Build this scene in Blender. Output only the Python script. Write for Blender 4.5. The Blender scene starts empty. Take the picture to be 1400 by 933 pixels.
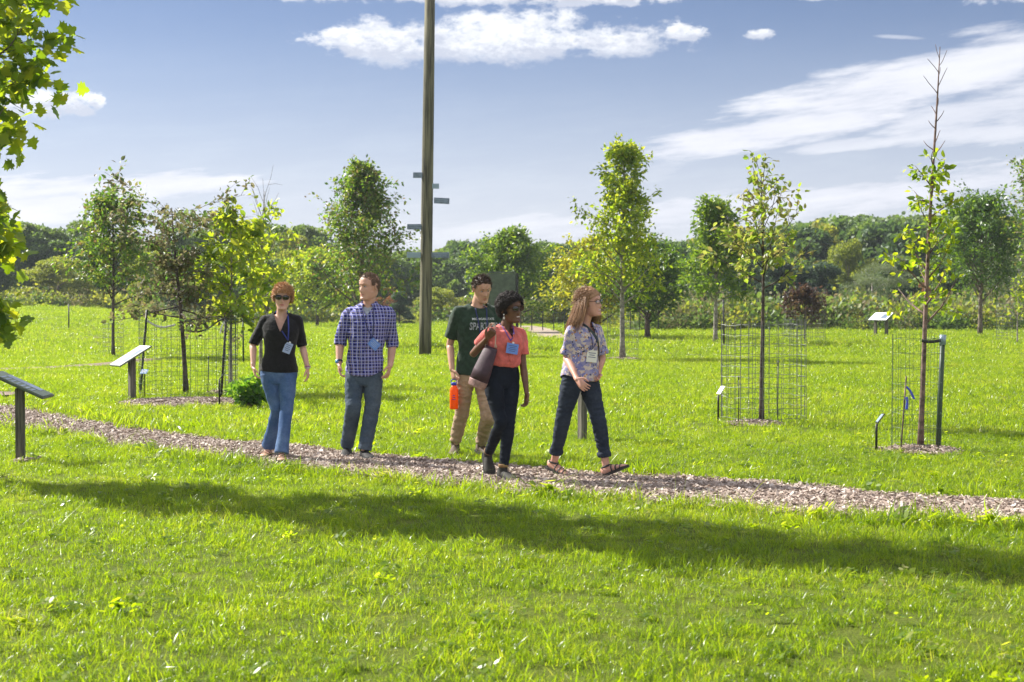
import bpy, bmesh, math, random
import numpy as np
from mathutils import Vector, Matrix, Quaternion, Euler, noise
from mathutils.bvhtree import BVHTree
SC = bpy.context.scene
COL = SC.collection
R = math.radians
PI = math.pi
# ------------------------------------------------------------------ camera
EYE = Vector((0, 0, 1.55)); FPX = 1944.4; TP = 0.02803
cp, sp = 1/math.sqrt(1+TP*TP), TP/math.sqrt(1+TP*TP)
cam_d = bpy.data.cameras.new('camera'); cam = bpy.data.objects.new('camera', cam_d); COL.objects.link(cam)
cam_d.lens = 50; cam_d.sensor_width = 36; cam_d.clip_start = 0.1; cam_d.clip_end = 6000
cam.location = EYE; cam.rotation_euler = (R(90) - math.atan(TP), 0, 0)
cam_d.dof.use_dof = True; cam_d.dof.focus_distance = 13.6; cam_d.dof.aperture_fstop = 4.5
SC.camera = cam
# ------------------------------------------------------------------ sun direction, world, exposure
SUN_EL = R(41); SUN_AZ = (-math.cos(R(30)), math.sin(R(30)))
SUNV = Vector((SUN_AZ[0]*math.cos(SUN_EL), SUN_AZ[1]*math.cos(SUN_EL), math.sin(SUN_EL)))
SC.view_settings.view_transform = 'Standard'; SC.view_settings.look = 'None'
SC.view_settings.exposure = 1.17; SC.view_settings.gamma = 1.0
SC.view_settings.use_curve_mapping = False
sun_d = bpy.data.lights.new('sun', 'SUN'); sun_d.energy = 5.0; sun_d.angle = R(0.53); sun_d.color = (1, .955, .87)
sun = bpy.data.objects.new('sun', sun_d); COL.objects.link(sun)
sun.rotation_euler = SUNV.to_track_quat('Z', 'Y').to_euler(); sun.location = (-30, 20, 30)
SC.render.engine = 'CYCLES'
SC.cycles.max_bounces = 8; SC.cycles.transparent_max_bounces = 8; SC.cycles.diffuse_bounces = 3
SC.cycles.transmission_bounces = 5; SC.cycles.volume_bounces = 0
SC.cycles.use_denoising = True; SC.cycles.sample_clamp_indirect = 6

class NT:
    """small node tree helper"""
    def __init__(s, tree): s.t = tree; s.n = tree.nodes; s.l = tree.links
    def new(s, ty, **kw):
        n = s.n.new(ty)
        for k, v in kw.items(): setattr(n, k, v)
        return n
    def put(s, sock, v):
        if isinstance(v, bpy.types.NodeSocket): s.l.new(v, sock)
        elif v is not None: sock.default_value = v
    def m(s, op, a, b=None, c=None, clamp=False):
        n = s.new('ShaderNodeMath', operation=op); n.use_clamp = clamp
        s.put(n.inputs[0], a)
        if b is not None: s.put(n.inputs[1], b)
        if c is not None: s.put(n.inputs[2], c)
        return n.outputs[0]
    def mix(s, f, a, b, mode='MIX'):
        n = s.new('ShaderNodeMix', data_type='RGBA', blend_type=mode)
        s.put(n.inputs[0], f); s.put(n.inputs[6], a); s.put(n.inputs[7], b)
        return n.outputs[2]
    def noise(s, vec, scale, detail=3, rough=.55, out=0):
        n = s.new('ShaderNodeTexNoise'); s.put(n.inputs['Vector'], vec)
        n.inputs['Scale'].default_value = scale; n.inputs['Detail'].default_value = detail; n.inputs['Roughness'].default_value = rough
        return n.outputs[out]
    def ss(s, v, a, b):
        n = s.new('ShaderNodeMapRange', interpolation_type='SMOOTHSTEP'); s.put(n.inputs[0], v)
        n.inputs[1].default_value = a; n.inputs[2].default_value = b
        return n.outputs[0]

world = bpy.data.worlds.new('World'); SC.world = world; world.use_nodes = True
w = NT(world.node_tree); w.n.clear()
sky = w.new('ShaderNodeTexSky', sky_type='NISHITA'); sky.sun_disc = False
sky.sun_elevation = SUN_EL; sky.sun_rotation = math.atan2(SUN_AZ[0], SUN_AZ[1]); sky.altitude = 200
sky.air_density = 1.0; sky.dust_density = .35; sky.ozone_density = 4.0
tc = w.new('ShaderNodeTexCoord').outputs['Generated']
sx = w.new('ShaderNodeSeparateXYZ'); w.put(sx.inputs[0], tc)
X, Y, Z = sx.outputs
U = w.m('ARCTAN2', X, Y)
V = w.m('DIVIDE', Z, w.m('SQRT', w.m('ADD', w.m('MULTIPLY', X, X), w.m('MULTIPLY', Y, Y))))
# cloud noises live on directions of the sky
cu = w.new('ShaderNodeCombineXYZ'); w.put(cu.inputs[0], U); w.put(cu.inputs[1], w.m('MULTIPLY', V, 1.7)); cu.inputs[2].default_value = 3.1
puff = w.noise(cu.outputs[0], 24, 10, .62)
st = w.new('ShaderNodeCombineXYZ'); w.put(st.inputs[0], U)
w.put(st.inputs[1], w.m('MULTIPLY', w.m('SUBTRACT', V, w.m('MULTIPLY', U, .10)), 6.0)); st.inputs[2].default_value = 7.7
streak = w.noise(st.outputs[0], 11, 10, .64)
puff2 = w.noise(cu.outputs[0], 75, 9, .66)
puffy = w.m('ADD', w.m('MULTIPLY', w.m('SUBTRACT', puff, .5), 4.2), w.m('MULTIPLY', w.m('SUBTRACT', puff2, .5), 2.2))
strk = w.m('MULTIPLY', w.m('SUBTRACT', streak, .5), 3.8)
def blob(cx, cy, rx, ry, tilt, nz, flat=1.0):
    """a cloud as a noisy ellipse in azimuth/elevation (radians)"""
    u0, v0 = (cx-700)/FPX, (412-cy)/FPX
    du = w.m('SUBTRACT', U, u0); dv = w.m('SUBTRACT', w.m('SUBTRACT', V, v0), w.m('MULTIPLY', du, tilt))
    a = w.m('DIVIDE', du, rx/FPX); b = w.m('DIVIDE', dv, ry/FPX)
    if flat != 1.0:
        b = w.m('MULTIPLY', b, w.m('ADD', 1.0, w.m('MULTIPLY', w.m('LESS_THAN', b, 0.0), flat-1)))
    d = w.m('SUBTRACT', 1.0, w.m('ADD', w.m('MULTIPLY', a, a), w.m('MULTIPLY', b, b)))
    d = w.m('MAXIMUM', d, -2.5)
    return w.m('ADD', d, nz), b
cum = [(560,60,130,40,0,1.25),(700,55,150,46,0,1.2),(840,62,115,36,0,1.2),(470,62,58,24,0,1.2),(930,52,40,16,0,1.2),
       (610,2,330,13,0,1.2),(870,4,60,9,0,1),(88,155,58,22,0,1.2),(40,160,40,20,0,1.1),(1030,57,20,10,0,1.1),(1120,7,30,7,0,1.2),
       (1355,20,56,14,.12,1.2),(360,2,70,8,0,1),(150,152,12,9,0,1)]
dens = None; bshade = None
for cx, cy, rx, ry, t, fl in cum:
    d, b = blob(cx, cy, rx, ry, t, puffy if ry > 28 else w.m('MULTIPLY', puffy, 1.7), fl)
    c = w.m('MULTIPLY', w.ss(d, .0, .95), 1.0)
    if dens is None: dens, bshade = c, w.m('MULTIPLY', c, b)
    else:
        bshade = w.m('ADD', w.m('MULTIPLY', w.m('GREATER_THAN', c, dens), w.m('SUBTRACT', w.m('MULTIPLY', c, b), bshade)), bshade)
        dens = w.m('MAXIMUM', dens, c)
strat = [(1250,125,310,46,.20,1.0),(1060,182,260,32,.14,1.0),(1330,170,190,46,.1,.85),(1130,205,90,10,.1,.8),(900,235,60,22,.1,.6),(1030,285,480,32,.11,.9),(1300,262,260,38,.15,.95),(700,325,430,38,.06,.85),
         (190,262,210,30,.02,1.0),(60,285,200,34,.0,1),(1215,66,36,3,-.1,.5),(600,158,200,4,0,.18),(540,192,34,4,0,.3),(820,200,20,4,0,.4)]
dens2 = None
for cx, cy, rx, ry, t, amp in strat:
    d, b = blob(cx, cy, rx, ry, t, strk)
    c = w.m('MULTIPLY', w.ss(d, -.50, .95), amp)
    dens2 = c if dens2 is None else w.m('MAXIMUM', dens2, c)
horiz = w.m('MULTIPLY', w.ss(V, .21, .0), .85)
dens2 = w.m('MAXIMUM', dens2, horiz)
# broken bright cloud added as fill light, unseen overhead and behind the camera
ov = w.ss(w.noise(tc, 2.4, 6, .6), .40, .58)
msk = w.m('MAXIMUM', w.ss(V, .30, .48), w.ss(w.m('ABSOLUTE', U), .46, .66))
fill_cloud = w.m('MULTIPLY', w.m('MULTIPLY', ov, msk), w.m('MULTIPLY', w.ss(V, .02, .12), .92))
# shade put into the cloud colour: light grey bases under the puffs, white tops
wh, gr = (9.0, 9.1, 9.5, 1), (5.0, 5.4, 6.6, 1)
sh = w.ss(w.m('ADD', bshade, w.m('MULTIPLY', w.m('SUBTRACT', puff2, .5), -4.5)), .55, -.75)
cumcol = w.mix(w.m('MULTIPLY', sh, .95), wh, gr)
stcol = w.mix(w.m('MULTIPLY', w.ss(streak, .72, .40), .45), (8.2, 8.3, 8.9, 1), (6.2, 6.4, 7.5, 1))
skyc = w.mix(1.0, sky.outputs[0], (.51, .55, .69, 1), 'MULTIPLY')
c1 = w.mix(dens2, skyc, stcol)
c2 = w.mix(w.m('MULTIPLY', dens, .96), c1, cumcol)
c2 = w.mix(fill_cloud, c2, (11.5, 11.5, 12.0, 1))
bg = w.new('ShaderNodeBackground'); bg.inputs[1].default_value = 0.052
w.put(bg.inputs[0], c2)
wo = w.new('ShaderNodeOutputWorld'); w.l.new(bg.outputs[0], wo.inputs[0])
world.cycles.sampling_method = 'MANUAL'; world.cycles.sample_map_resolution = 512

# ------------------------------------------------------------------ helpers
def ray(px, py):
    x = (px-700)/FPX; yc = (466.5-py)/FPX
    return Vector((x, cp + yc*sp, -sp + yc*cp))
def W(px, py, Yd):
    """world point at depth Yd seen at photo pixel px, py"""
    d = ray(px, py); return EYE + d*(Yd/d.y)
def G(px, py):
    d = ray(px, py); return EYE + d*(-EYE.z/d.z)
def sstep(a, b, x):
    t = np.clip((x-a)/(b-a), 0, 1); return t*t*(3-2*t)
def tz(x, y):
    x = np.asarray(x, float); y = np.asarray(y, float)
    yy = np.maximum(y, 1.0)
    z = 1.20*sstep(48, 92, y)*sstep(.17, .33, -x/yy)
    z = z + 9.0*sstep(120, 300, y)*sstep(-.02, .22, x/yy)
    z = z + 7.0*sstep(200, 420, y)
    return z
def P0(px, Yd):
    """ground point at photo column px and distance Yd"""
    x = (px-700)/FPX*Yd/cp*1.0
    return Vector((x, Yd, float(tz(x, Yd))))

def mesh_from(name, V_, F_, mats, midx=None, smooth=True):
    me = bpy.data.meshes.new(name)
    V_ = np.asarray(V_, np.float32)
    if isinstance(F_, np.ndarray):
        k = F_.shape[1]; n = len(F_)
        me.vertices.add(len(V_)); me.vertices.foreach_set('co', V_.ravel())
        me.loops.add(n*k); me.loops.foreach_set('vertex_index', F_.astype(np.int32).ravel())
        me.polygons.add(n)
        me.polygons.foreach_set('loop_start', (np.arange(n)*k).astype(np.int32))
        if midx is not None: me.polygons.foreach_set('material_index', np.asarray(midx, np.int32))
        me.update(calc_edges=True)
    else:
        me.from_pydata([tuple(v) for v in V_], [], F_)
        if midx is not None: me.polygons.foreach_set('material_index', np.asarray(midx, np.int32))
    me.polygons.foreach_set('use_smooth', [bool(smooth)]*len(me.polygons))
    for m in (mats if isinstance(mats, (list, tuple)) else [mats]): me.materials.append(m)
    me.update()
    return me
def link(name, me, parent=None, loc=None):
    o = bpy.data.objects.new(name, me); COL.objects.link(o)
    if parent is not None: o.parent = parent
    if loc is not None: o.location = loc
    return o
def tag(o, label=None, cat=None, group=None, kind=None):
    if label: o['label'] = label
    if cat: o['category'] = cat
    if group: o['group'] = group
    if kind: o['kind'] = kind
    return o
def thing(name, label, cat, loc=(0, 0, 0), rz=0, group=None):
    o = bpy.data.objects.new(name, None); COL.objects.link(o); o.empty_display_size = .2
    o.location = loc; o.rotation_euler = (0, 0, rz)
    return tag(o, label, cat, group)
def copy_tree(o, parent=None):
    c = o.copy(); COL.objects.link(c); c.parent = parent
    for ch in [q for q in o.children]: copy_tree(ch, c)
    return c

class MB:
    def __init__(s): s.V = []; s.F = []; s.M = []
    def add(s, V_, F_, m=0):
        b = len(s.V); s.V.extend([tuple(v) for v in V_])
        for f in F_: s.F.append(tuple(i+b for i in f)); s.M.append(m)
        return s
    def box(s, c, d, rot=None, m=0, bev=0):
        hx, hy, hz = d[0]/2, d[1]/2, d[2]/2
        if bev <= 0:
            vs = [Vector((x*hx, y*hy, z*hz)) for x in (-1, 1) for y in (-1, 1) for z in (-1, 1)]
            fs = [(0, 1, 3, 2), (4, 6, 7, 5), (0, 4, 5, 1), (2, 3, 7, 6), (0, 2, 6, 4), (1, 5, 7, 3)]
        else:
            b_ = bmesh.new(); bmesh.ops.create_cube(b_, size=1)
            for v in b_.verts: v.co = Vector((v.co.x*d[0], v.co.y*d[1], v.co.z*d[2]))
            bmesh.ops.bevel(b_, geom=b_.edges[:], offset=bev, segments=2, affect='EDGES', profile=.6)
            b_.verts.index_update()
            vs = [v.co.copy() for v in b_.verts]; fs = [tuple(v.index for v in f.verts) for f in b_.faces]; b_.free()
        if rot is not None: vs = [rot @ v for v in vs]
        return s.add([v + Vector(c) for v in vs], fs, m)
    def tube(s, pts, ra, rb=None, n=8, ref=None, cap='flat', m=0):
        v, f = tube(pts, ra, rb, n, ref, cap); return s.add(v, f, m)
    def obj(s, name, mats, parent=None, loc=None, smooth=False):
        return link(name, mesh_from(name, s.V, s.F, mats, s.M, smooth), parent, loc)

def tube(pts, ra, rb=None, n=8, ref=None, cap='flat'):
    pts = [Vector(p) for p in pts]; k = len(pts)
    ra = [ra]*k if not hasattr(ra, '__len__') else list(ra)
    rb = list(ra) if rb is None else ([rb]*k if not hasattr(rb, '__len__') else list(rb))
    if cap == 'round':
        d0 = (pts[0]-pts[1]).normalized(); d1 = (pts[-1]-pts[-2]).normalized()
        r0 = min(ra[0], rb[0]); r1 = min(ra[-1], rb[-1])
        pre = [(pts[0]+d0*r0*math.sin(a), math.cos(a)) for a in (R(80), R(58), R(30))]
        post = [(pts[-1]+d1*r1*math.sin(a), math.cos(a)) for a in (R(30), R(58), R(80))]
        ra = [ra[0]*c for _, c in pre]+ra+[ra[-1]*c for _, c in post]
        rb = [rb[0]*c for _, c in pre]+rb+[rb[-1]*c for _, c in post]
        pts = [p for p, _ in pre]+pts+[p for p, _ in post]; k = len(pts)
    Vs = []; Fs = []; prev = None
    for i in range(k):
        t = (pts[min(i+1, k-1)]-pts[max(i-1, 0)])
        t = t.normalized() if t.length > 1e-9 else Vector((0, 0, 1))
        if ref is not None: a = Vector(ref) - t*Vector(ref).dot(t)
        elif prev is None:
            q = Vector((1, 0, 0)) if abs(t.x) < .8 else Vector((0, 1, 0)); a = q - t*q.dot(t)
        else: a = prev - t*prev.dot(t)
        if a.length < 1e-6: a = t.orthogonal()
        a.normalize(); prev = a; b = t.cross(a)
        for j in range(n):
            th = 2*PI*j/n; Vs.append(pts[i] + a*(ra[i]*math.cos(th)) + b*(rb[i]*math.sin(th)))
    for i in range(k-1):
        for j in range(n):
            j2 = (j+1) % n; Fs.append((i*n+j, i*n+j2, (i+1)*n+j2, (i+1)*n+j))
    if cap:
        Fs.append(tuple(range(n-1, -1, -1))); Fs.append(tuple((k-1)*n+j for j in range(n)))
    return Vs, Fs
def spline(P, n):
    """Catmull-Rom through rows of P (any dimension)"""
    P = np.asarray(P, float); k = len(P); out = []
    for q in np.linspace(0, k-1, n):
        i = min(int(q), k-2); t = q-i
        p0, p1, p2, p3 = P[max(i-1, 0)], P[i], P[i+1], P[min(i+2, k-1)]
        out.append(.5*((2*p1)+(p2-p0)*t+(2*p0-5*p1+4*p2-p3)*t*t+(3*p1-p0-3*p2+p3)*t**3))
    return np.array(out)

# ------------------------------------------------------------------ materials
def mat(name, col, rough=.7, metal=0, spec=.5, noise_s=None, amt=.25, col2=None, bump=0, bump_s=None, coord='Object', sheen=0, trans=0, grain=0):
    m = bpy.data.materials.new(name); m.use_nodes = True; t = NT(m.node_tree)
    p = t.n['Principled BSDF']; p.inputs['Roughness'].default_value = rough; p.inputs['Metallic'].default_value = metal
    p.inputs['Specular IOR Level'].default_value = spec
    if sheen: p.inputs['Sheen Weight'].default_value = sheen
    base = (*col, 1)
    if noise_s or bump:
        co = t.new('ShaderNodeTexCoord').outputs[coord]
        if grain:
            mp = t.new('ShaderNodeMapping'); mp.inputs['Scale'].default_value = (1, 1, grain); t.put(mp.inputs[0], co); co = mp.outputs[0]
    if noise_s:
        nz = t.noise(co, noise_s, 5, .6)
        c2 = (*col2, 1) if col2 else tuple(max(0, c*(1-amt*1.6)) for c in col)+(1,)
        c3 = base if col2 else tuple(min(1, c*(1+amt)) for c in col)+(1,)
        t.put(p.inputs['Base Color'], t.mix(t.ss(nz, .32, .68), c2, c3))
    else: p.inputs['Base Color'].default_value = base
    if bump:
        b = t.new('ShaderNodeBump'); b.inputs['Strength'].default_value = bump; b.inputs['Distance'].default_value = .01
        t.put(b.inputs['Height'], t.noise(co, bump_s or 60, 6, .65)); t.put(p.inputs['Normal'], b.outputs[0])
    if trans:
        o = t.n['Material Output']; tr = t.new('ShaderNodeBsdfTranslucent'); tr.inputs[0].default_value = base
        mx = t.new('ShaderNodeMixShader'); mx.inputs[0].default_value = trans
        t.l.new(p.outputs[0], mx.inputs[1]); t.l.new(tr.outputs[0], mx.inputs[2]); t.l.new(mx.outputs[0], o.inputs[0])
    return m
def leaf_mat(name, cols, tcols, trans=.5, rough=.45, spec=.5, big=.0, bigscale=1.0):
    """cols / tcols: reflective and translucent colours spread over the separate leaves"""
    m = bpy.data.materials.new(name); m.use_nodes = True; t = NT(m.node_tree)
    p = t.n['Principled BSDF']; p.inputs['Roughness'].default_value = rough; p.inputs['Specular IOR Level'].default_value = spec
    rnd = t.new('ShaderNodeNewGeometry').outputs['Random Per Island']
    if big:
        g = t.new('ShaderNodeNewGeometry').outputs['Position']
        rnd = t.m('ADD', t.m('MULTIPLY', rnd, 1-big), t.m('MULTIPLY', t.ss(t.noise(g, bigscale, 3, .6), .3, .7), big))
    def ramp(cs):
        r = t.new('ShaderNodeValToRGB'); e = r.color_ramp.elements
        while len(e) < len(cs): e.new(.5)
        for i, c in enumerate(cs): e[i].position = i/(len(cs)-1); e[i].color = (*c, 1)
        t.put(r.inputs[0], rnd); return r.outputs[0]
    t.put(p.inputs['Base Color'], ramp(cols))
    tr = t.new('ShaderNodeBsdfTranslucent'); t.put(tr.inputs[0], ramp(tcols))
    mx = t.new('ShaderNodeMixShader'); mx.inputs[0].default_value = trans
    o = t.n['Material Output']
    t.l.new(p.outputs[0], mx.inputs[1]); t.l.new(tr.outputs[0], mx.inputs[2]); t.l.new(mx.outputs[0], o.inputs[0])
    return m
M = {}
M['bark'] = mat('bark', (.16, .125, .095), .9, noise_s=14, amt=.45, bump=.6, bump_s=40)
M['bark_grey'] = mat('bark_grey', (.24, .215, .185), .85, noise_s=12, amt=.4, bump=.5, bump_s=40)
M['bark_dark'] = mat('bark_dark', (.075, .055, .045), .9, noise_s=14, amt=.45, bump=.6, bump_s=40)
M['post'] = mat('weathered_post', (.12, .11, .085), .85, noise_s=40, amt=.4, bump=.8, bump_s=70, grain=.06)
M['pole'] = mat('utility_pole_wood', (.125, .115, .07), .85, noise_s=14, amt=.5, bump=1, bump_s=40, grain=.05)
M['dark_metal'] = mat('dark_metal', (.03, .03, .03), .5, .6)
M['wire'] = mat('galvanised_wire', (.13, .14, .13), .55, .4)
M['green_wire'] = mat('green_coated_wire', (.05, .09, .06), .5, .2)
M['sign_metal'] = mat('sign_blue_grey', (.17, .21, .28), .35, .2, noise_s=8, amt=.2)
M['sign_light'] = mat('sign_light_blue', (.27, .35, .42), .3, .2)
M['sign_face'] = mat('panel_face', (.88, .88, .9), .34, noise_s=8, amt=.1)
M['sign_green'] = mat('panel_back_green', (.07, .095, .06), .45, noise_s=6, amt=.2)
M['plastic_green'] = mat('green_stake', (.03, .055, .03), .5)
M['rope'] = mat('webbing_white', (.62, .62, .6), .8)
M['rubber'] = mat('black_rubber', (.02, .02, .02), .6)
M['blue_tape'] = mat('blue_tape', (.06, .09, .55), .5)
M['white'] = mat('white_paint', (.75, .75, .75), .4)

# ------------------------------------------------------------------ path outlines (photo columns turned into ground points once)
far_edge = [G(*p) for p in ((0, 556), (60, 565), (130, 578), (200, 590), (300, 602), (420, 614), (560, 628), (700, 641), (860, 651), (1000, 659), (1150, 671), (1400, 690))]
near_edge = [G(*p) for p in ((0, 583), (90, 597), (170, 612), (250, 625), (350, 637), (520, 655), (700, 673), (900, 689), (1100, 704), (1250, 713), (1400, 722))]
def edge_y(edge, x):
    xs = np.array([p.x for p in edge]); ys = np.array([p.y for p in edge])
    y = np.interp(x, xs, ys)
    s0 = (ys[1]-ys[0])/(xs[1]-xs[0]); s1 = (ys[-1]-ys[-2])/(xs[-1]-xs[-2])
    y = np.where(x < xs[0], ys[0]+(x-xs[0])*s0*.8, y); y = np.where(x > xs[-1], ys[-1]+(x-xs[-1])*s1, y)
    return y
def wob(x, s):
    return .07*np.sin(x*2.9+s*2)+.05*np.sin(x*5.1+s)+.05*np.sin(x*11.7+2*s)+.04*np.sin(x*23.3+s*3)+.03*np.sin(x*51+s)
def on_path(x, y, grow=0.0):
    return (y < edge_y(far_edge, x)+wob(x, 1.0)+grow) & (y > edge_y(near_edge, x)+wob(x, 2.0)-grow)
RINGS = [(*G(255, 551).xy, 1.0, .85), (*G(1258, 618).xy, .42, .36), (*G(1034, 581).xy, .34, .28), (*G(318, 538).xy, .4, .5),
         (*G(33, 633).xy, .12, .10), (*G(850, 492).xy, .5, .6), (*G(1050, 460).xy, 0.01, 0.01)]
def in_ring(x, y):
    r = np.zeros(np.shape(x), bool)
    for cx, cy, a, b in RINGS: r |= ((x-cx)/a)**2+((y-cy)/b)**2 < 1
    return r
# narrow far paths as (x, y) polylines with half widths
def far_pt(px, py):
    g = G(px, py); return (g.x, g.y)
FARP = [([far_pt(-260, 515), far_pt(-60, 508), far_pt(60, 504.5), far_pt(150, 499), far_pt(215, 492)], .42),
        ([(-16.5, 56), (-14.0, 57), (-11.0, 57.5), (-7.5, 56)], .35),
        ([far_pt(-200, 548), far_pt(-80, 545), far_pt(-10, 541), far_pt(22, 538.5)], .45),
        ([(.5, 88), (1.3, 80), (1.6, 72), (1.55, 66), (1.9, 60.5), (3.4, 57), (7, 54.5)], .8)]
def near_poly(x, y, pl, hw):
    d = np.full(np.shape(x), 1e9)
    for (ax, ay), (bx, by) in zip(pl[:-1], pl[1:]):
        L2 = (bx-ax)**2+(by-ay)**2
        t = np.clip(((x-ax)*(bx-ax)+(y-ay)*(by-ay))/L2, 0, 1)
        d = np.minimum(d, np.hypot(x-ax-t*(bx-ax), y-ay-t*(by-ay)))
    return d < hw
def bare(x, y):
    m = on_path(x, y) | in_ring(x, y)
    for pl, hw in FARP: m |= near_poly(x, y, pl, hw)
    return m

# ------------------------------------------------------------------ ground sheet
def ground():
    ys = np.concatenate([np.linspace(-60, 2, 12), np.linspace(3, 40, 75), np.geomspace(41, 3500, 90)])
    us = np.concatenate([[-4, -2.5, -1.5], np.linspace(-1, 1, 81), [1.5, 2.5, 4]])
    Vs = []; nx = len(us)
    for y in ys:
        xs = us*max(y, 12)*1.0 if y > 3 else us*40
        Vs.append(np.stack([xs, np.full(nx, y), tz(xs, y)], 1))
    Vs = np.concatenate(Vs); F = []
    i, j = np.meshgrid(np.arange(len(ys)-1), np.arange(nx-1), indexing='ij')
    a = (i*nx+j).ravel(); F = np.stack([a, a+1, a+1+nx, a+nx], 1)
    m = bpy.data.materials.new('meadow_soil'); m.use_nodes = True; t = NT(m.node_tree); p = t.n['Principled BSDF']
    g = t.new('ShaderNodeNewGeometry').outputs['Position']
    n1 = t.ss(t.noise(g, 90, 5, .7), .35, .65); n2 = t.ss(t.noise(g, .35, 4, .6), .3, .7); n3 = t.ss(t.noise(g, 3.2, 5, .65), .35, .68)
    c = t.mix(n1, (.055, .075, .010, 1), (.16, .20, .024, 1)); c = t.mix(t.m('MULTIPLY', n2, .35), c, (.19, .22, .03, 1))
    c = t.mix(t.m('MULTIPLY', n3, .4), c, (.05, .085, .01, 1))
    t.put(p.inputs['Base Color'], c); p.inputs['Roughness'].default_value = .9; p.inputs['Specular IOR Level'].default_value = .15
    b = t.new('ShaderNodeBump'); b.inputs['Strength'].default_value = .8; b.inputs['Distance'].default_value = .05
    t.put(b.inputs['Height'], t.noise(g, 25, 6, .7)); t.put(p.inputs['Normal'], b.outputs[0])
    tag(link('ground', mesh_from('ground', Vs, F, m)), kind='structure')
ground()
# mulch material
mm = bpy.data.materials.new('wood_mulch'); mm.use_nodes = True; t = NT(mm.node_tree); p = t.n['Principled BSDF']
g = t.new('ShaderNodeNewGeometry').outputs['Position']
vo = t.new('ShaderNodeTexVoronoi'); vo.inputs['Scale'].default_value = 38; t.put(vo.inputs['Vector'], g); vo.inputs['Randomness'].default_value = 1
rr = t.new('ShaderNodeSeparateColor'); t.put(rr.inputs[0], vo.outputs['Color'])
c = t.mix(rr.outputs[0], (.13, .085, .062, 1), (.42, .32, .25, 1)); c = t.mix(t.ss(t.noise(g, 6, 4), .4, .7), c, (.20, .14, .10, 1))
t.put(p.inputs['Base Color'], c); p.inputs['Roughness'].default_value = .85
b = t.new('ShaderNodeBump'); b.inputs['Strength'].default_value = 1; b.inputs['Distance'].default_value = .03
t.put(b.inputs['Height'], vo.outputs['Distance']); t.put(p.inputs['Normal'], b.outputs[0])
M['mulch'] = mm
M['chip'] = leaf_mat('wood_chips', [(.10, .073, .055), (.31, .235, .19), (.46, .375, .315), (.20, .152, .122), (.62, .535, .47)], [(.1, .1, .1), (.1, .1, .1)], trans=0.0, rough=.7, spec=.3)
def path_sheet():
    xs = np.linspace(-34, 9, 300); Vs = []; n = 7
    yf, yn = edge_y(far_edge, xs)+wob(xs, 1.)+.06, edge_y(near_edge, xs)+wob(xs, 2.)-.06
    for x, a, b_ in zip(xs, yf, yn):
        for k in range(n):
            t_ = k/(n-1); y = b_+(a-b_)*t_
            Vs.append((x, y, .004+.010*math.sin(PI*t_)))
    i, j = np.meshgrid(np.arange(len(xs)-1), np.arange(n-1), indexing='ij'); a = (i*n+j).ravel()
    F = np.stack([a, a+n, a+n+1, a+1], 1)
    tag(link('mulch_path', mesh_from('mulch_path', Vs, F, mm)), kind='structure')
path_sheet()
M['gravel'] = mat('far_path_gravel', (.30, .235, .18), .9, noise_s=5, amt=.15)
def strip(name, pl, hw, m):
    P_ = spline(pl, 30); Vs = []; 
    for i, q in enumerate(P_):
        d = P_[min(i+1, 29)]-P_[max(i-1, 0)]; d = d/np.linalg.norm(d); nn = np.array([-d[1], d[0]])
        for s_ in (-1, 0, 1):
            x, y = q+nn*s_*hw; Vs.append((x, y, float(tz(x, y))+.03+.0*abs(s_)))
    F = []
    for i in range(29):
        for k in range(2): a = i*3+k; F.append((a, a+1, a+4, a+3))
    tag(link(name, mesh_from(name, Vs, F, m)), kind='structure')
for i, (pl, hw) in enumerate(FARP): strip('path', pl, hw, M['gravel'] if i == 3 else mm)
def ring_sheet(cx, cy, a, b_):
    Vs = [(cx, cy, .045)]; n = 40
    for k in range(n):
        th = 2*PI*k/n; w_ = 1+.06*math.sin(3*th+cx)+.04*math.sin(7*th)
        Vs.append((cx+a*w_*math.cos(th), cy+b_*w_*math.sin(th), .008))
    F = [(0, 1+k, 1+(k+1) % n) for k in range(n)]
    return Vs, F
rb_ = MB()
for r in RINGS[:6]: rb_.add(*ring_sheet(*r))
tag(rb_.obj('mulch_bed', mm), kind='structure')

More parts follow.
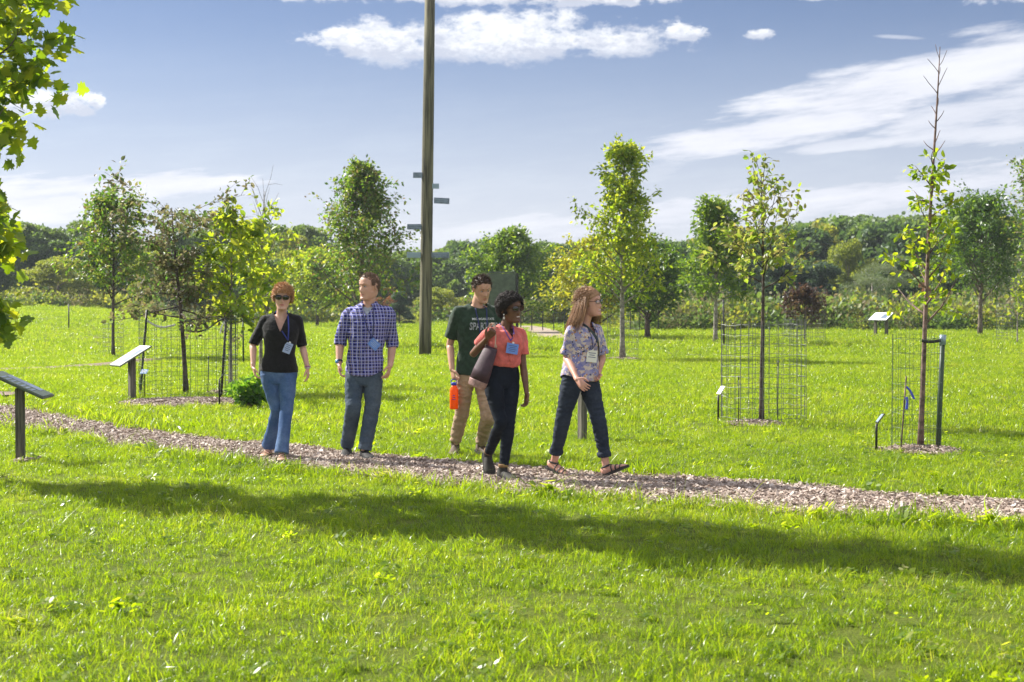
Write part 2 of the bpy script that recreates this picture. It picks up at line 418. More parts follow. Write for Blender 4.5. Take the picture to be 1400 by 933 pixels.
# ------------------------------------------------------------------ scatter by geometry nodes (only for stuff)
def scatter(name, pts, rots, scls, idx, protos, label, cat, loc=None):
    me = bpy.data.meshes.new(name); me.vertices.add(len(pts)); me.vertices.foreach_set('co', np.asarray(pts, np.float32).ravel())
    for an, ty, dat in (('rot', 'FLOAT_VECTOR', rots), ('scl', 'FLOAT', scls), ('idx', 'INT', idx)):
        at = me.attributes.new(an, ty, 'POINT')
        at.data.foreach_set('vector' if ty == 'FLOAT_VECTOR' else 'value', np.asarray(dat, np.int32 if ty == 'INT' else np.float32).ravel())
    me.update()
    for pr in protos:
        for m_ in pr.materials:
            if m_.name not in [q.name for q in me.materials]: me.materials.append(m_)
    c = bpy.data.collections.new(name+'_kinds')
    for i, pr in enumerate(protos):
        o = bpy.data.objects.new('%s_kind_%02d' % (name, i), pr); c.objects.link(o)
    o = link(name, me)
    ng = bpy.data.node_groups.new(name+'_nodes', 'GeometryNodeTree')
    ng.interface.new_socket('Geometry', in_out='INPUT', socket_type='NodeSocketGeometry')
    ng.interface.new_socket('Geometry', in_out='OUTPUT', socket_type='NodeSocketGeometry')
    N = ng.nodes; L = ng.links
    gi, go = N.new('NodeGroupInput'), N.new('NodeGroupOutput')
    ci = N.new('GeometryNodeCollectionInfo'); ci.inputs['Collection'].default_value = c
    ci.inputs['Separate Children'].default_value = True; ci.inputs['Reset Children'].default_value = True
    ip = N.new('GeometryNodeInstanceOnPoints'); ip.inputs['Pick Instance'].default_value = True
    def na(nm, ty):
        n = N.new('GeometryNodeInputNamedAttribute'); n.data_type = ty; n.inputs[0].default_value = nm; return n.outputs[0]
    e = N.new('FunctionNodeEulerToRotation')
    L.new(na('rot', 'FLOAT_VECTOR'), e.inputs[0]); L.new(e.outputs[0], ip.inputs['Rotation'])
    L.new(na('scl', 'FLOAT'), ip.inputs['Scale']); L.new(na('idx', 'INT'), ip.inputs['Instance Index'])
    L.new(gi.outputs[0], ip.inputs['Points']); L.new(ci.outputs[0], ip.inputs['Instance']); L.new(ip.outputs[0], go.inputs[0])
    md = o.modifiers.new('scatter', 'NODES'); md.node_group = ng
    return tag(o, label, cat, kind='stuff')

# ------------------------------------------------------------------ grass
gm = bpy.data.materials.new('grass_blade'); gm.use_nodes = True; t = NT(gm.node_tree); p = t.n['Principled BSDF']
geo = t.new('ShaderNodeNewGeometry'); rnd = geo.outputs['Random Per Island']; pos = geo.outputs['Position']
big = t.ss(t.noise(pos, .55, 4, .6), .32, .68); mid_ = t.ss(t.noise(pos, 3.5, 3, .6), .35, .68)
r_ = t.m('ADD', t.m('MULTIPLY', rnd, .56), t.m('ADD', t.m('MULTIPLY', big, .24), t.m('MULTIPLY', mid_, .20)))
def gramp(cs):
    q = t.new('ShaderNodeValToRGB'); e = q.color_ramp.elements
    while len(e) < len(cs): e.new(.5)
    for i, (ps, c_) in enumerate(cs): e[i].position = ps; e[i].color = (*c_, 1)
    t.put(q.inputs[0], r_); return q.outputs[0]
t.put(p.inputs['Base Color'], gramp([(0, (.035, .07, .006)), (.35, (.10, .175, .008)), (.62, (.155, .225, .012)), (.80, (.26, .28, .07)), (1, (.50, .45, .27))]))
p.inputs['Roughness'].default_value = .32; p.inputs['Specular IOR Level'].default_value = .55
tr = t.new('ShaderNodeBsdfTranslucent')
t.put(tr.inputs[0], gramp([(0, (.14, .24, .008)), (.35, (.34, .51, .006)), (.65, (.50, .65, .008)), (.9, (.66, .66, .05)), (1, (.65, .55, .2))]))
mx = t.new('ShaderNodeMixShader'); mx.inputs[0].default_value = .55
t.l.new(p.outputs[0], mx.inputs[1]); t.l.new(tr.outputs[0], mx.inputs[2]); t.l.new(mx.outputs[0], t.n['Material Output'].inputs[0])
def tuft(seed, rad, n, h, wd, segs=2, spread=.5):
    rg = np.random.default_rng(seed); Vs = []; F = []
    for _ in range(n):
        r0 = rad*math.sqrt(rg.random()); th = rg.random()*2*PI
        b0 = np.array([r0*math.cos(th), r0*math.sin(th), -.005])
        az = rg.random()*2*PI; d = np.array([math.cos(az), math.sin(az), 0]); s = np.array([-math.sin(az+rg.normal()*.5), math.cos(az), 0])
        L = h*rg.uniform(.45, 1.25); lean = abs(rg.normal(.3,.8))*spread; wq = wd*rg.uniform(.6, 1.3)
        base = len(Vs); q = b0.copy()
        for k in range(segs+1):
            t_ = k/segs
            q = b0 + d*L*lean*t_*t_ + np.array([0, 0, L*t_*(1-.25*lean*t_)])
            ww = wq*(1-t_)**.7 if k < segs else 0
            if k < segs: Vs += [q-s*ww/2, q+s*ww/2]
            else: Vs.append(q)
        for k in range(segs-1): F.append((base+2*k, base+2*k+1, base+2*k+3)); F.append((base+2*k, base+2*k+3, base+2*k+2))
        k = segs-1; F.append((base+2*k, base+2*k+1, base+2*k+2))
    return mesh_from('grass_tuft', np.array(Vs), np.array(F), gm, smooth=True)
def frustum_pts(rg, y0, y1, dens, margin=1.0, half=.41):
    n = int(dens*(half*2*(y1*y1-y0*y0)/2+margin*2*(y1-y0)))
    y = np.sqrt(rg.random(n*2)*(y1*y1-y0*y0)+y0*y0); x = (rg.random(n*2)*2-1)*(half*y+margin)
    return x[:n], y[:n]
def grass_zone(name, seed, y0, y1, dens, protos, smin, smax, label, half=.41, margin=1.0, grow=0.0):
    rg = np.random.default_rng(seed); x, y = frustum_pts(rg, y0, y1, dens, margin, half)
    keep = ~bare(x, y)
    # lawn thins irregularly, longer blades hang over the path's edge
    x, y = x[keep], y[keep]; n = len(x)
    cl = np.array([noise.noise(Vector((a*.9, b*.9, 0)))*.5+noise.noise(Vector((a*3.1, b*3.1, 5)))*.5 for a, b in zip(x, y)])
    edge = on_path(x, y, .28)
    s = rg.uniform(smin, smax, n)*(1+.75*cl)*np.where(edge, 1.75, 1)
    rot = np.stack([rg.normal(0, .28, n), rg.normal(0, .28, n), rg.random(n)*2*PI], 1)
    pts = np.stack([x, y, tz(x, y)], 1)
    ids = rg.integers(0, len(protos), n)
    if len(protos) > 6: ids = np.where((ids == len(protos)-1) & (rg.random(n) > .22), 0, ids)
    scatter(name, pts, rot, s, ids, protos, label, 'grass')
def rosette(seed):
    rg = np.random.default_rng(seed); Vs = []; F = []
    for i in range(16):
        az = rg.random()*6.28; L = rg.uniform(.025, .05); o = np.array([rg.normal()*.03, rg.normal()*.03, rg.uniform(.025, .05)]); d = np.array([math.cos(az), math.sin(az), rg.uniform(-.1, .4)]); sd = np.array([-math.sin(az), math.cos(az), 0])*.4; b = len(Vs)
        Vs += [o, o+d*L*.35+sd*L*.6, o+d*L*.75+sd*L*.6, o+d*L, o+d*L*.75-sd*L*.6, o+d*L*.35-sd*L*.6]; F += [(b, b+1, b+2), (b, b+2, b+3), (b, b+3, b+4), (b, b+4, b+5)]
    return mesh_from('grass_tuft', np.array(Vs), np.array(F), gm)
nearT = [tuft(10+i, .07, 42, .050, .0040, 3, 1.05) for i in range(6)] + [tuft(30, .06, 16, .085, .006, 3, 1.4), tuft(31, .05, 4, .12, .0045, 3, 1.6), rosette(90)]
midT = [tuft(50+i, .13, 52, .06, .0072, 2, 1.0) for i in range(5)]
farT = [tuft(70+i, .3, 84, .085, .015, 2, .8) for i in range(4)]
grass_zone('grass', 1, 4.6, 16.5, 230, nearT, .7, 1.15, 'sunlit lawn grass in the foreground and along the mulch path', margin=.8)
grass_zone('grass', 2, 16.5, 40, 60, midT, .8, 1.25, 'sunlit lawn grass between the path and the utility pole', margin=1.5)
grass_zone('grass', 3, 40, 125, 7, farT, .8, 1.3, 'far lawn running back to the tree line', margin=3)

# wood chips on the path and round the staked trees
def chips():
    rg = np.random.default_rng(5); protos = []
    for i in range(8):
        L, w_, h = rg.uniform(.02, .055), rg.uniform(.009, .02), rg.uniform(.002, .006)
        b_ = MB(); b_.box((0, 0, 0), (L, w_, h)); v = np.array(b_.V); v += rg.normal(0, .0015, v.shape)
        protos.append(mesh_from('chip', v, b_.F, M['chip'], smooth=False))
    # each chip mesh carries a few loose chips so colours vary island by island
    big_ = []
    for i in range(6):
        Vs = []; Fs = []; 
        for k in range(14):
            pr = protos[rg.integers(0, 8)]; ro = Euler((rg.normal(0, .35), rg.normal(0, .35), rg.random()*6.28)).to_matrix()
            c0 = Vector((rg.uniform(-.06, .06), rg.uniform(-.06, .06), rg.uniform(0, .014))); b0 = len(Vs)
            Vs += [tuple(ro @ v.co + c0) for v in pr.vertices]; Fs += [tuple(b0+q for q in pl.vertices) for pl in pr.polygons]
        big_.append(mesh_from('chip_cluster', Vs, Fs, M['chip'], smooth=False))
    xs = rg.uniform(-12, 7.5, 60000); yf, yn = edge_y(far_edge, xs), edge_y(near_edge, xs)
    ys = yn-.08+(yf-yn+.16)*rg.random(60000); k = (rg.random(60000) < (yf-yn)/3.2) & (np.abs(xs) < .42*ys+1)
    k &= on_path(xs, ys, .05)
    x, y = xs[k], ys[k]; z = np.full(len(x), .008)
    for cx, cy, a, b_ in RINGS[:6]:
        n = int(300*a*b_*PI); th = rg.random(n)*2*PI; r = np.sqrt(rg.random(n))
        x = np.append(x, cx+a*r*np.cos(th)); y = np.append(y, cy+b_*r*np.sin(th)); z = np.append(z, .045*(1-r)+.01)
    n = len(x); print('chips', n)
    scatter('wood_chips', np.stack([x, y, z], 1), np.stack([rg.normal(0, .1, n), rg.normal(0, .1, n), rg.random(n)*6.28], 1),
            rg.uniform(.45, 1.3, n), rg.integers(0, 6, n), big_, 'brown wood chips covering the curving footpath and tree beds', 'wood chips')
chips()
# ================================================================== trees
def leaf_cols(kind):
    return {
     'maple_front': leaf_mat('leaf_maple_front', [(0.058,0.111,0.014),(0.091,0.156,0.018),(0.143,0.195,0.024)], [(0.216,0.364,0.010),(0.486,0.650,0.015),(0.743,0.750,0.030)], .5, .4),
     'bright': leaf_mat('leaf_bright', [(0.078,0.138,0.017),(0.117,0.188,0.024),(0.195,0.237,0.036)], [(0.260,0.427,0.015),(0.546,0.671,0.020),(0.750,0.750,0.050)], .52, .4),
     'mid': leaf_mat('leaf_mid', [(0.042,0.091,0.018),(0.070,0.126,0.022),(0.112,0.168,0.030)], [(0.135,0.255,0.014),(0.255,0.420,0.024),(0.510,0.630,0.036)], .45, .4),
     'oak': leaf_mat('leaf_oak', [(0.036,0.083,0.017),(0.066,0.120,0.024),(0.120,0.150,0.036),(0.144,0.105,0.060)], [(0.088,0.217,0.012),(0.225,0.419,0.020),(0.475,0.651,0.040),(0.312,0.202,0.080)], .42, .4),
     'rust': leaf_mat('leaf_rust', [(0.051,0.078,0.025),(0.111,0.091,0.045),(0.170,0.130,0.070),(0.068,0.117,0.030)], [(0.096,0.196,0.030),(0.240,0.210,0.090),(0.336,0.308,0.130),(0.176,0.392,0.040)], .42, .45),
     'linden': leaf_mat('leaf_linden', [(0.070,0.117,0.022),(0.120,0.169,0.033),(0.170,0.156,0.066),(0.160,0.130,0.077)], [(0.300,0.486,0.030),(0.520,0.675,0.050),(0.450,0.365,0.120),(0.600,0.743,0.080)], .45, .4),
     'dark': leaf_mat('leaf_dark', [(0.028,0.070,0.018),(0.049,0.098,0.023),(0.077,0.133,0.026)], [(0.080,0.176,0.014),(0.160,0.304,0.018),(0.352,0.544,0.024)], .4, .35),
     'purple': leaf_mat('leaf_purple', [(0.028,0.018,0.018),(0.056,0.030,0.025),(0.096,0.060,0.030)], [(0.072,0.033,0.030),(0.150,0.077,0.040),(0.240,0.176,0.060)], .4, .3, .7),
     'gold': leaf_mat('leaf_gold', [(0.120,0.144,0.015),(0.180,0.180,0.020),(0.096,0.132,0.020)], [(0.440,0.483,0.020),(0.660,0.598,0.030),(0.330,0.437,0.020)], .5, .4),
     'wood_dark': leaf_mat('foliage_dark', [(0.024,0.057,0.018),(0.045,0.093,0.027),(0.075,0.128,0.033)], [(0.075,0.150,0.030),(0.135,0.240,0.045),(0.240,0.360,0.060)], .32, .5, .4, .45, .16),
     'wood_mid': leaf_mat('foliage_mid', [(0.045,0.090,0.027),(0.075,0.128,0.033),(0.128,0.180,0.045)], [(0.120,0.225,0.030),(0.240,0.375,0.045),(0.390,0.510,0.075)], .35, .5, .4, .45, .16),
     'wood_yellow': leaf_mat('foliage_yellow', [(0.090,0.128,0.024),(0.150,0.180,0.030),(0.240,0.225,0.045)], [(0.300,0.405,0.030),(0.510,0.570,0.045),(0.700,0.630,0.060)], .4, .5, .4, .4, .16),
     'wood_pale': leaf_mat('foliage_pale', [(0.077,0.110,0.055),(0.121,0.154,0.083),(0.176,0.198,0.110)], [(0.154,0.242,0.066),(0.242,0.330,0.099),(0.330,0.396,0.132)], .35, .45, .5, .4, .16),
     'wood_conifer': leaf_mat('foliage_conifer', [(0.033,0.068,0.038),(0.060,0.105,0.057),(0.105,0.150,0.083)], [(0.060,0.120,0.045),(0.120,0.195,0.075),(0.180,0.255,0.090)], .25, .5, .4, .3, .2),
     'wood_rust': leaf_mat('foliage_rust', [(.14,.05,.025),(.22,.09,.04),(.10,.09,.03)], [(.4,.14,.05),(.5,.22,.08),(.3,.28,.06)], .35, .5, .4),
     'brush': leaf_mat('foliage_brush', [(.06,.09,.03),(.10,.13,.04),(.15,.14,.06),(.22,.18,.10)], [(.16,.22,.04),(.28,.3,.08),(.34,.28,.12),(.4,.34,.18)], .35, .6, .3, .3, .4),
     'shrub': leaf_mat('leaf_shrub', [(.05,.14,.02),(.08,.19,.028),(.12,.25,.04)], [(.18,.40,.02),(.32,.58,.03),(.5,.7,.05)], .45, .3, .6)}[kind]
_lm = {}
def LM(k):
    if k not in _lm: _lm[k] = leaf_cols(k)
    return _lm[k]
KITE = (np.array([(0,0,0),(.45,.30,.05),(1,0,-.06),(.45,-.30,.05)]), [(0,1,2),(0,2,3)])
OVAL = (np.array([(0,0,0),(.25,.26,.04),(.62,.27,.03),(1,0,-.12),(.62,-.27,.03),(.25,-.26,.04)]), [(0,1,2),(0,2,3),(0,3,4),(0,4,5)])
LONG = (np.array([(0,0,0),(.3,.12,.02),(.7,.11,0),(1,0,-.1),(.7,-.11,0),(.3,-.12,.02)]), [(0,1,2),(0,2,3),(0,3,4),(0,4,5)])
_mp = [(0,0),(-.02,.20),(-.12,.40),(.12,.34),(.20,.62),(.36,.44),(.48,.62),(.60,.34),(.66,.22),(.80,.24),(1.0,0)]
_mp = _mp + [(x,-y) for x,y in _mp[-2:0:-1]]
MAPLE = (np.array([(.38,0,0)]+[(x,y,-.10*abs(y)-.06*max(0,x-.4)) for x,y in _mp]), [(0,1+i,1+(i+1)%len(_mp)) for i in range(len(_mp))])
CLUMP = (np.array([(-.5,-.32,0),(-.1,-.5,.1),(.5,-.25,0),(.42,.3,.08),(0,.5,0),(-.45,.25,-.06)]), [(0,1,2),(0,2,3),(0,3,4),(0,4,5)])
def leaf_mesh(name, P_, size, rg, tmpl, m, droop=.35, outward=None, flat=.6):
    P_ = np.asarray(P_); n = len(P_)
    d = rg.normal(size=(n,3))
    if outward is not None: d += outward*1.1
    d[:,2] -= droop; d /= np.linalg.norm(d,axis=1,keepdims=True)
    nn = rg.normal(size=(n,3))*flat; nn[:,2] += .75
    s = np.cross(nn,d); s /= np.linalg.norm(s,axis=1,keepdims=True)+1e-9; u = np.cross(d,s)
    L = size*rg.uniform(.6,1.3,n)
    T = tmpl[0]; k = len(T)
    Vv = P_[:,None,:]+(T[None,:,0,None]*d[:,None,:]+T[None,:,1,None]*s[:,None,:]+T[None,:,2,None]*u[:,None,:])*L[:,None,None]
    F = (np.array(tmpl[1])[None]+(np.arange(n)*k)[:,None,None]).reshape(-1,3)
    return mesh_from(name, Vv.reshape(-1,3), F, m, smooth=False)

def young_tree(label, base, H, trunk_r, c0, prof, nb, nl, ls, lmat, bark, seed, group=None, lean=(0,0), up=.55, tmpl=KITE, tw=5, name='young_tree',
               ldens=None, wide=1.32, dense=1.25, droop=.35, bend=.4, spread=.05, bare_n=0, cat='tree', wobble=.03, squash=(1,1), leafprob=None, thin=1.0):
    rg = np.random.default_rng(seed)
    root = thing(name, label, cat, tuple(base), rg.random()*0, group)
    k = 12; ts = np.linspace(0,1,k)
    tp = np.stack([lean[0]*H*ts+wobble*H*.3*np.sin(ts*5+seed)*ts, lean[1]*H*ts+wobble*H*.3*np.cos(ts*4.3+seed)*ts, ts*H],1); tp[0,2] = -.05
    b = MB()
    rad = trunk_r*(1-ts)**.8*.85+trunk_r*.12*thin; rad[0] *= 1.35
    b.tube(tp, list(rad), n=9)
    sites = []; odirs = []
    def tpos(t): return np.array([np.interp(t,ts,tp[:,i]) for i in range(3)])
    for i in range(nb):
        s = (i+.5)/nb; s = s**.9; t_ = c0+(1-c0)*s*.97
        L = prof(s)*wide*rg.uniform(.75,1.12); az = i*2.39996+rg.normal()*.25
        p0 = tpos(t_); o = np.array([math.cos(az)*squash[0],math.sin(az)*squash[1],0]); elev = up+rg.normal()*.12+(s*.35)
        q = [p0]; v = o*math.cos(elev)+np.array([0,0,math.sin(elev)])
        for j in range(5):
            v = v+np.array([0,0,bend*.12])+rg.normal(size=3)*.10; v /= np.linalg.norm(v); q.append(q[-1]+v*L/5)
        q = np.array(q); r0 = max(.0035, trunk_r*(1-t_)*.5+.003)
        b.tube(q, list(np.linspace(r0,.0025,6)), n=5)
        lp = 1 if leafprob is None else leafprob(s)
        for j in range(int(tw*lp+.5)+(1 if bare_n else 0)):
            a = rg.uniform(.25,.98); st_ = np.array([np.interp(a*5,range(6),q[:,c]) for c in range(3)])
            d = rg.normal(size=3)*.8+o*.9+np.array([0,0,.25]); d /= np.linalg.norm(d); tl = L*rg.uniform(.18,.42)
            e = st_+d*tl; mpt = (st_+e)/2+np.array([0,0,.02]); b.tube([st_,mpt,e],[.0035,.0028,.0015],n=4)
            for c in np.linspace(.25,1,5):
                if rg.random() < lp: sites.append(st_+(e-st_)*c); odirs.append(d)
        for c in np.linspace(.35,1,6):
            if rg.random() < lp: sites.append(np.array([np.interp(c*5,range(6),q[:,z]) for z in range(3)])); odirs.append(v)
    for c in np.linspace(max(c0,.55),.99,8):
        if rg.random() < (1 if leafprob is None else leafprob((c-c0)/(1-c0))): sites.append(tpos(c)); odirs.append(np.array([0,0,1.]))
    b.obj('trunk', bark, root, smooth=True)
    sites = np.array(sites); odirs = np.array(odirs)
    nl = int(nl*dense); ii = rg.integers(0,len(sites),nl)
    Pp = sites[ii]+rg.normal(size=(nl,3))*spread
    link('crown', leaf_mesh('crown',Pp,ls,rg,tmpl,lmat,droop,odirs[ii]), root)
    return root
def pp(px, py, Yd=None):
    """ground spot from the photo: flat ground unless a distance is given"""
    if Yd is None: return G(px, py)
    return P0(px, Yd)
def hgt(py_top, Yd): return 1.55+(412-py_top)/FPX*Yd
# --- foreground maple, its trunk just outside the left edge of the frame
young_tree('large-leaved green maple at the left edge of the photo, nearest tree to the camera', (-5.15,12.62,0), 7.9, .075, .155,
    lambda s: .60+.57*float(sstep(.10,.30,s))-.95*max(0,s-.48), 46, 6000, .108, LM('maple_front'), M['bark'], 7, tmpl=MAPLE, tw=7, wide=1.05, squash=(1.6,.42), spread=.09, up=.35, name='maple_tree', droop=.6)
# --- left group of staked young trees
b1 = pp(155,490); young_tree('slim young oak with dark olive leaves and straight thin trunk, above the white-faced sign', b1, hgt(278,b1.y), .05, .33,
    lambda s: .98*(1-.72*s)+.1, 44, 4600, .125, LM('oak'), M['bark_dark'], 11, tw=6, spread=.08, up=.40, wide=1.75, name='young_oak')
b2 = pp(255,540); young_tree('leaning dark-trunked young tree with sparse rusty drooping twigs, inside the wide wire cage', b2, hgt(284,b2.y), .045, .38,
    lambda s: .52+.25*math.sin(s*9)+(.2 if s>.85 else 0), 36, 2600, .085, LM('rust'), M['bark_dark'], 13, tw=6, spread=.04, up=.0, bend=-.3, lean=(-.065,0), name='young_tree', tmpl=OVAL, wide=1.5,
    leafprob=lambda s: .95 if s>.75 or s<.55 else .7)
b3 = G(316,538); young_tree('bright yellow-green big-leaved sapling with slim grey trunk, right of the rusty caged tree', b3, hgt(300,b3.y), .035, .38,
    lambda s: .62*(1-.45*s), 24, 900, .14, LM('bright'), M['bark_grey'], 17, tw=5, spread=.06, up=.35, name='young_tree', tmpl=OVAL, droop=.8)
b4 = G(356,528); young_tree('half-bare young tree with forked grey stems, behind the woman in the black top', b4, hgt(262,b4.y), .04, .30,
    lambda s: .95*(1-.55*s), 22, 650, .12, LM('bright'), M['bark_grey'], 21, tw=5, spread=.05, up=.85, name='young_tree', tmpl=OVAL, bare_n=1, leafprob=lambda s: max(0,.95-1.15*s), lean=(.02,0))
b5 = pp(495,0,47); young_tree('broad ragged green tree with upright shoots, behind the man in the checked shirt', b5, hgt(236,47), .085, .16,
    lambda s: 1.25*math.sin(min(1,.42+s*.6)*PI)**.8*(1-.35*s)+.28, 60, 9500, .13, LM('oak'), M['bark'], 23, tw=8, spread=.09, wide=1.8, up=.85, name='broadleaf_tree')
b8 = pp(851,492); young_tree('tall conical maple with thin grey trunk, tallest leafy tree right of centre', b8, hgt(203,b8.y), .075, .25,
    lambda s: 1.20*(1-.70*s)+.22*math.sin(s*17)-(.2 if s<.08 else 0), 62, 6200, .125, LM('bright'), M['bark_grey'], 29, tw=7, spread=.07, up=.6, name='maple_tree')
b10 = pp(978,472); young_tree('narrow fresh-green tree with straight grey trunk, left of the yellowing linden', b10, hgt(290,b10.y), .085, .30,
    lambda s: .85*(1-.6*s)+.1, 44, 6200, .15, LM('mid'), M['bark_grey'], 31, wide=1.7, tw=6, spread=.09, up=.5, name='young_tree')
b11 = pp(1041,580); young_tree('yellow and brown tinged young linden with sparse pointed top, inside the square-meshed wire cage', b11, hgt(232,b11.y), .032, .52,
    lambda s: .62*(1-.86*s)+.05, 28, 900, .082, LM('linden'), M['bark_dark'], 37, tw=5, spread=.035, up=.6, name='young_linden', tmpl=OVAL, wide=1.5, leafprob=lambda s: 1 if s<.42 else .42)
b13 = pp(1258,617); young_tree('very tall skinny sapling with bare reddish top shoot and clusters of small leaves, far right', b13, hgt(66,b13.y), .031, .30,
    lambda s: .42*(1-s)**1.3+.035+(.10 if s>.86 else 0), 36, 480, .074, LM('maple_front'), mat('bark_red', (.17,.11,.09), .8, noise_s=14, amt=.4, bump=.4, bump_s=40), 41, tw=3, spread=.03, up=.6, name='young_sapling', tmpl=OVAL,
    leafprob=lambda s: 0 if s>.62 else (.9 if s<.55 else .4), lean=(.036,0), wobble=.02)
b14 = pp(1340,0,63); young_tree('round-crowned dark green tree with short trunk, right of the skinny sapling', b14, hgt(280,63), .11, .24,
    lambda s: 1.55*math.sin(min(1,.3+s*.72)*PI)+.15, 54, 10000, .16, LM('dark'), M['bark'], 43, wide=1.85, tw=8, spread=.11, up=.75, name='broadleaf_tree')
b15 = pp(1428,0,55); young_tree('thin-leaved grey-branched tree cut off by the right edge', b15, hgt(205,55), .12, .25,
    lambda s: 1.9*math.sin(min(1,.35+s*.62)*PI), 40, 4200, .15, LM('oak'), M['bark_grey'], 47, tw=8, spread=.10, up=.9, name='broadleaf_tree', bare_n=1, leafprob=lambda s:.75)
b9 = pp(812,0,60); young_tree('wide golden-green tree with leaves almost to the ground, left behind the tall conical maple', b9, hgt(332,60), .10, .10,
    lambda s: 1.75*math.sin(min(1,.35+s*.65)*PI)+.1, 44, 7500, .17, LM('gold'), M['bark_dark'], 53, tw=8, spread=.12, up=.45, name='broadleaf_tree')
b9b = pp(885,0,57); young_tree('wide dark green tree with leaves almost to the ground, right behind the tall conical maple', b9b, hgt(336,57), .12, .16,
    lambda s: 1.6*math.sin(min(1,.35+s*.65)*PI)+.1, 46, 9000, .16, LM('dark'), M['bark_dark'], 59, tw=8, spread=.12, up=.5, name='broadleaf_tree')
b7 = pp(699,0,70); young_tree('full green tree standing behind the dark upright sign board', b7, hgt(322,70), .12, .16,
    lambda s: 1.75*math.sin(min(1,.35+s*.63)*PI)+.1, 50, 9500, .19, LM('mid'), M['bark_dark'], 61, tw=8, spread=.13, up=.6, name='broadleaf_tree')
b6 = pp(434,0,84); young_tree('low bright green tree with thin trunk, between the woman in black and the checked shirt', b6, hgt(350,84), .10, .22,
    lambda s: 1.9*math.sin(min(1,.4+s*.58)*PI)+.1, 44, 7000, .22, LM('bright'), M['bark_dark'], 67, tw=7, spread=.15, up=.4, name='broadleaf_tree')
b12 = pp(1100,0,52); young_tree('small purple-leaved tree behind the wire cage of the linden', b12, hgt(398,52), .035, .42,
    lambda s: .75*math.sin(min(1,.35+s*.62)*PI), 22, 1500, .13, LM('purple'), M['bark_dark'], 71, tw=6, spread=.06, up=.4, name='ornamental_tree', tmpl=OVAL)
b16 = pp(1391,0,50); young_tree('spindly sapling with a few leaves at the right edge', b16, hgt(385,50), .03, .3,
    lambda s: .55*(1-.5*s), 12, 160, .12, LM('bright'), M['bark_grey'], 73, tw=4, spread=.05, up=.9, name='young_sapling', tmpl=OVAL)

# --- background trees: prototypes with lobed crowns, copied
def crown_points(rg, H, wd, low, lobes, n, shape='round'):
    C_ = []; 
    for i in range(lobes):
        z = rg.uniform(low, .93)
        if shape == 'round': rr = wd*math.sqrt(max(.02, 1-((z-(low+.93)/2)/((.97-low)/2))**2))
        elif shape == 'cone': rr = wd*(1-z)*1.15+.04
        else: rr = wd*math.sin(PI*min(1, .25+.8*(1-z)))
        az = rg.random()*2*PI; q = rr*math.sqrt(rg.uniform(.1, 1))*.82
        C_.append((q*math.cos(az), q*math.sin(az), z, rg.uniform(.10, .20)*(1 if shape == 'round' else .75)))
    C_ = np.array(C_); ii = rg.integers(0, lobes, n)
    d = rg.normal(size=(n, 3)); d /= np.linalg.norm(d, axis=1, keepdims=True); d[:, 2] = np.where(d[:, 2] < -.3, -d[:, 2]*.6, d[:, 2])
    r = C_[ii, 3]*rg.uniform(.72, 1.06, n)
    P_ = C_[ii, :3]+d*r[:, None]*np.array([1, 1, .8]); return P_*H, d
def bg_proto(seed, wd, low, lobes, n, fs, m, bark, shape='round', H=10.0, tmpl=CLUMP, droop=.15):
    rg = np.random.default_rng(seed)
    P_, d = crown_points(rg, H, wd, low, lobes, n, shape)
    nn = len(P_)
    cm = leaf_mesh('crown', P_, fs, rg, tmpl, m, droop, d*.9, 1.0)
    b = MB(); b.tube([(0,0,-.3),(.05,.03,H*.3),(0,0,H*.7)], [H*.022,H*.017,H*.006], n=7)
    for i in range(7):
        az = i*2.4; z = H*(low*.7+.08*i*(1-low)); L = wd*H*.6
        b.tube([(0,0,z),(math.cos(az)*L*.5,math.sin(az)*L*.5,z+L*.45),(math.cos(az)*L,math.sin(az)*L,z+L*.9)],[H*.008,H*.005,H*.002],n=5)
    return mesh_from('trunk', b.V, b.F, bark), cm
BG = {'dark': bg_proto(101,.42,.16,34,15000,.26,LM('wood_dark'),M['bark_dark']),
      'mid': bg_proto(102,.40,.14,34,15000,.26,LM('wood_mid'),M['bark']),
      'mid2': bg_proto(103,.36,.10,30,14000,.24,LM('wood_mid'),M['bark'],'oval'),
      'yellow': bg_proto(104,.50,.04,30,15000,.24,LM('wood_yellow'),M['bark']),
      'pale': bg_proto(105,.40,.05,34,16000,.24,LM('wood_pale'),M['bark_grey'],'oval',tmpl=LONG,droop=.9),
      'conifer': bg_proto(106,.34,.03,46,16000,.24,LM('wood_conifer'),M['bark_dark'],'cone'),
      'rust': bg_proto(107,.45,.05,26,9000,.26,LM('wood_rust'),M['bark_dark']),
      'thin': bg_proto(108,.34,.30,20,3800,.24,LM('wood_mid'),M['bark_grey'],'oval')}
def bg_tree(kind, px, Yd, ytop, wk, label, name='tree', rot=0., group='trees of the tree line beyond the lawn'):
    tm, cm = BG[kind]; p = P0(px, Yd); H = hgt(ytop, Yd)-p.z; s = H/10.3
    sink = .16*H if name == 'shrub' else 0; s = (H+sink)/10.3
    r = thing(name, label, 'shrub' if name == 'shrub' else 'tree', (p.x, p.y, p.z-sink), rot, group)
    r.scale = (s*wk, s*wk, s)
    link('trunk', tm, r); link('crown', cm, r); return r
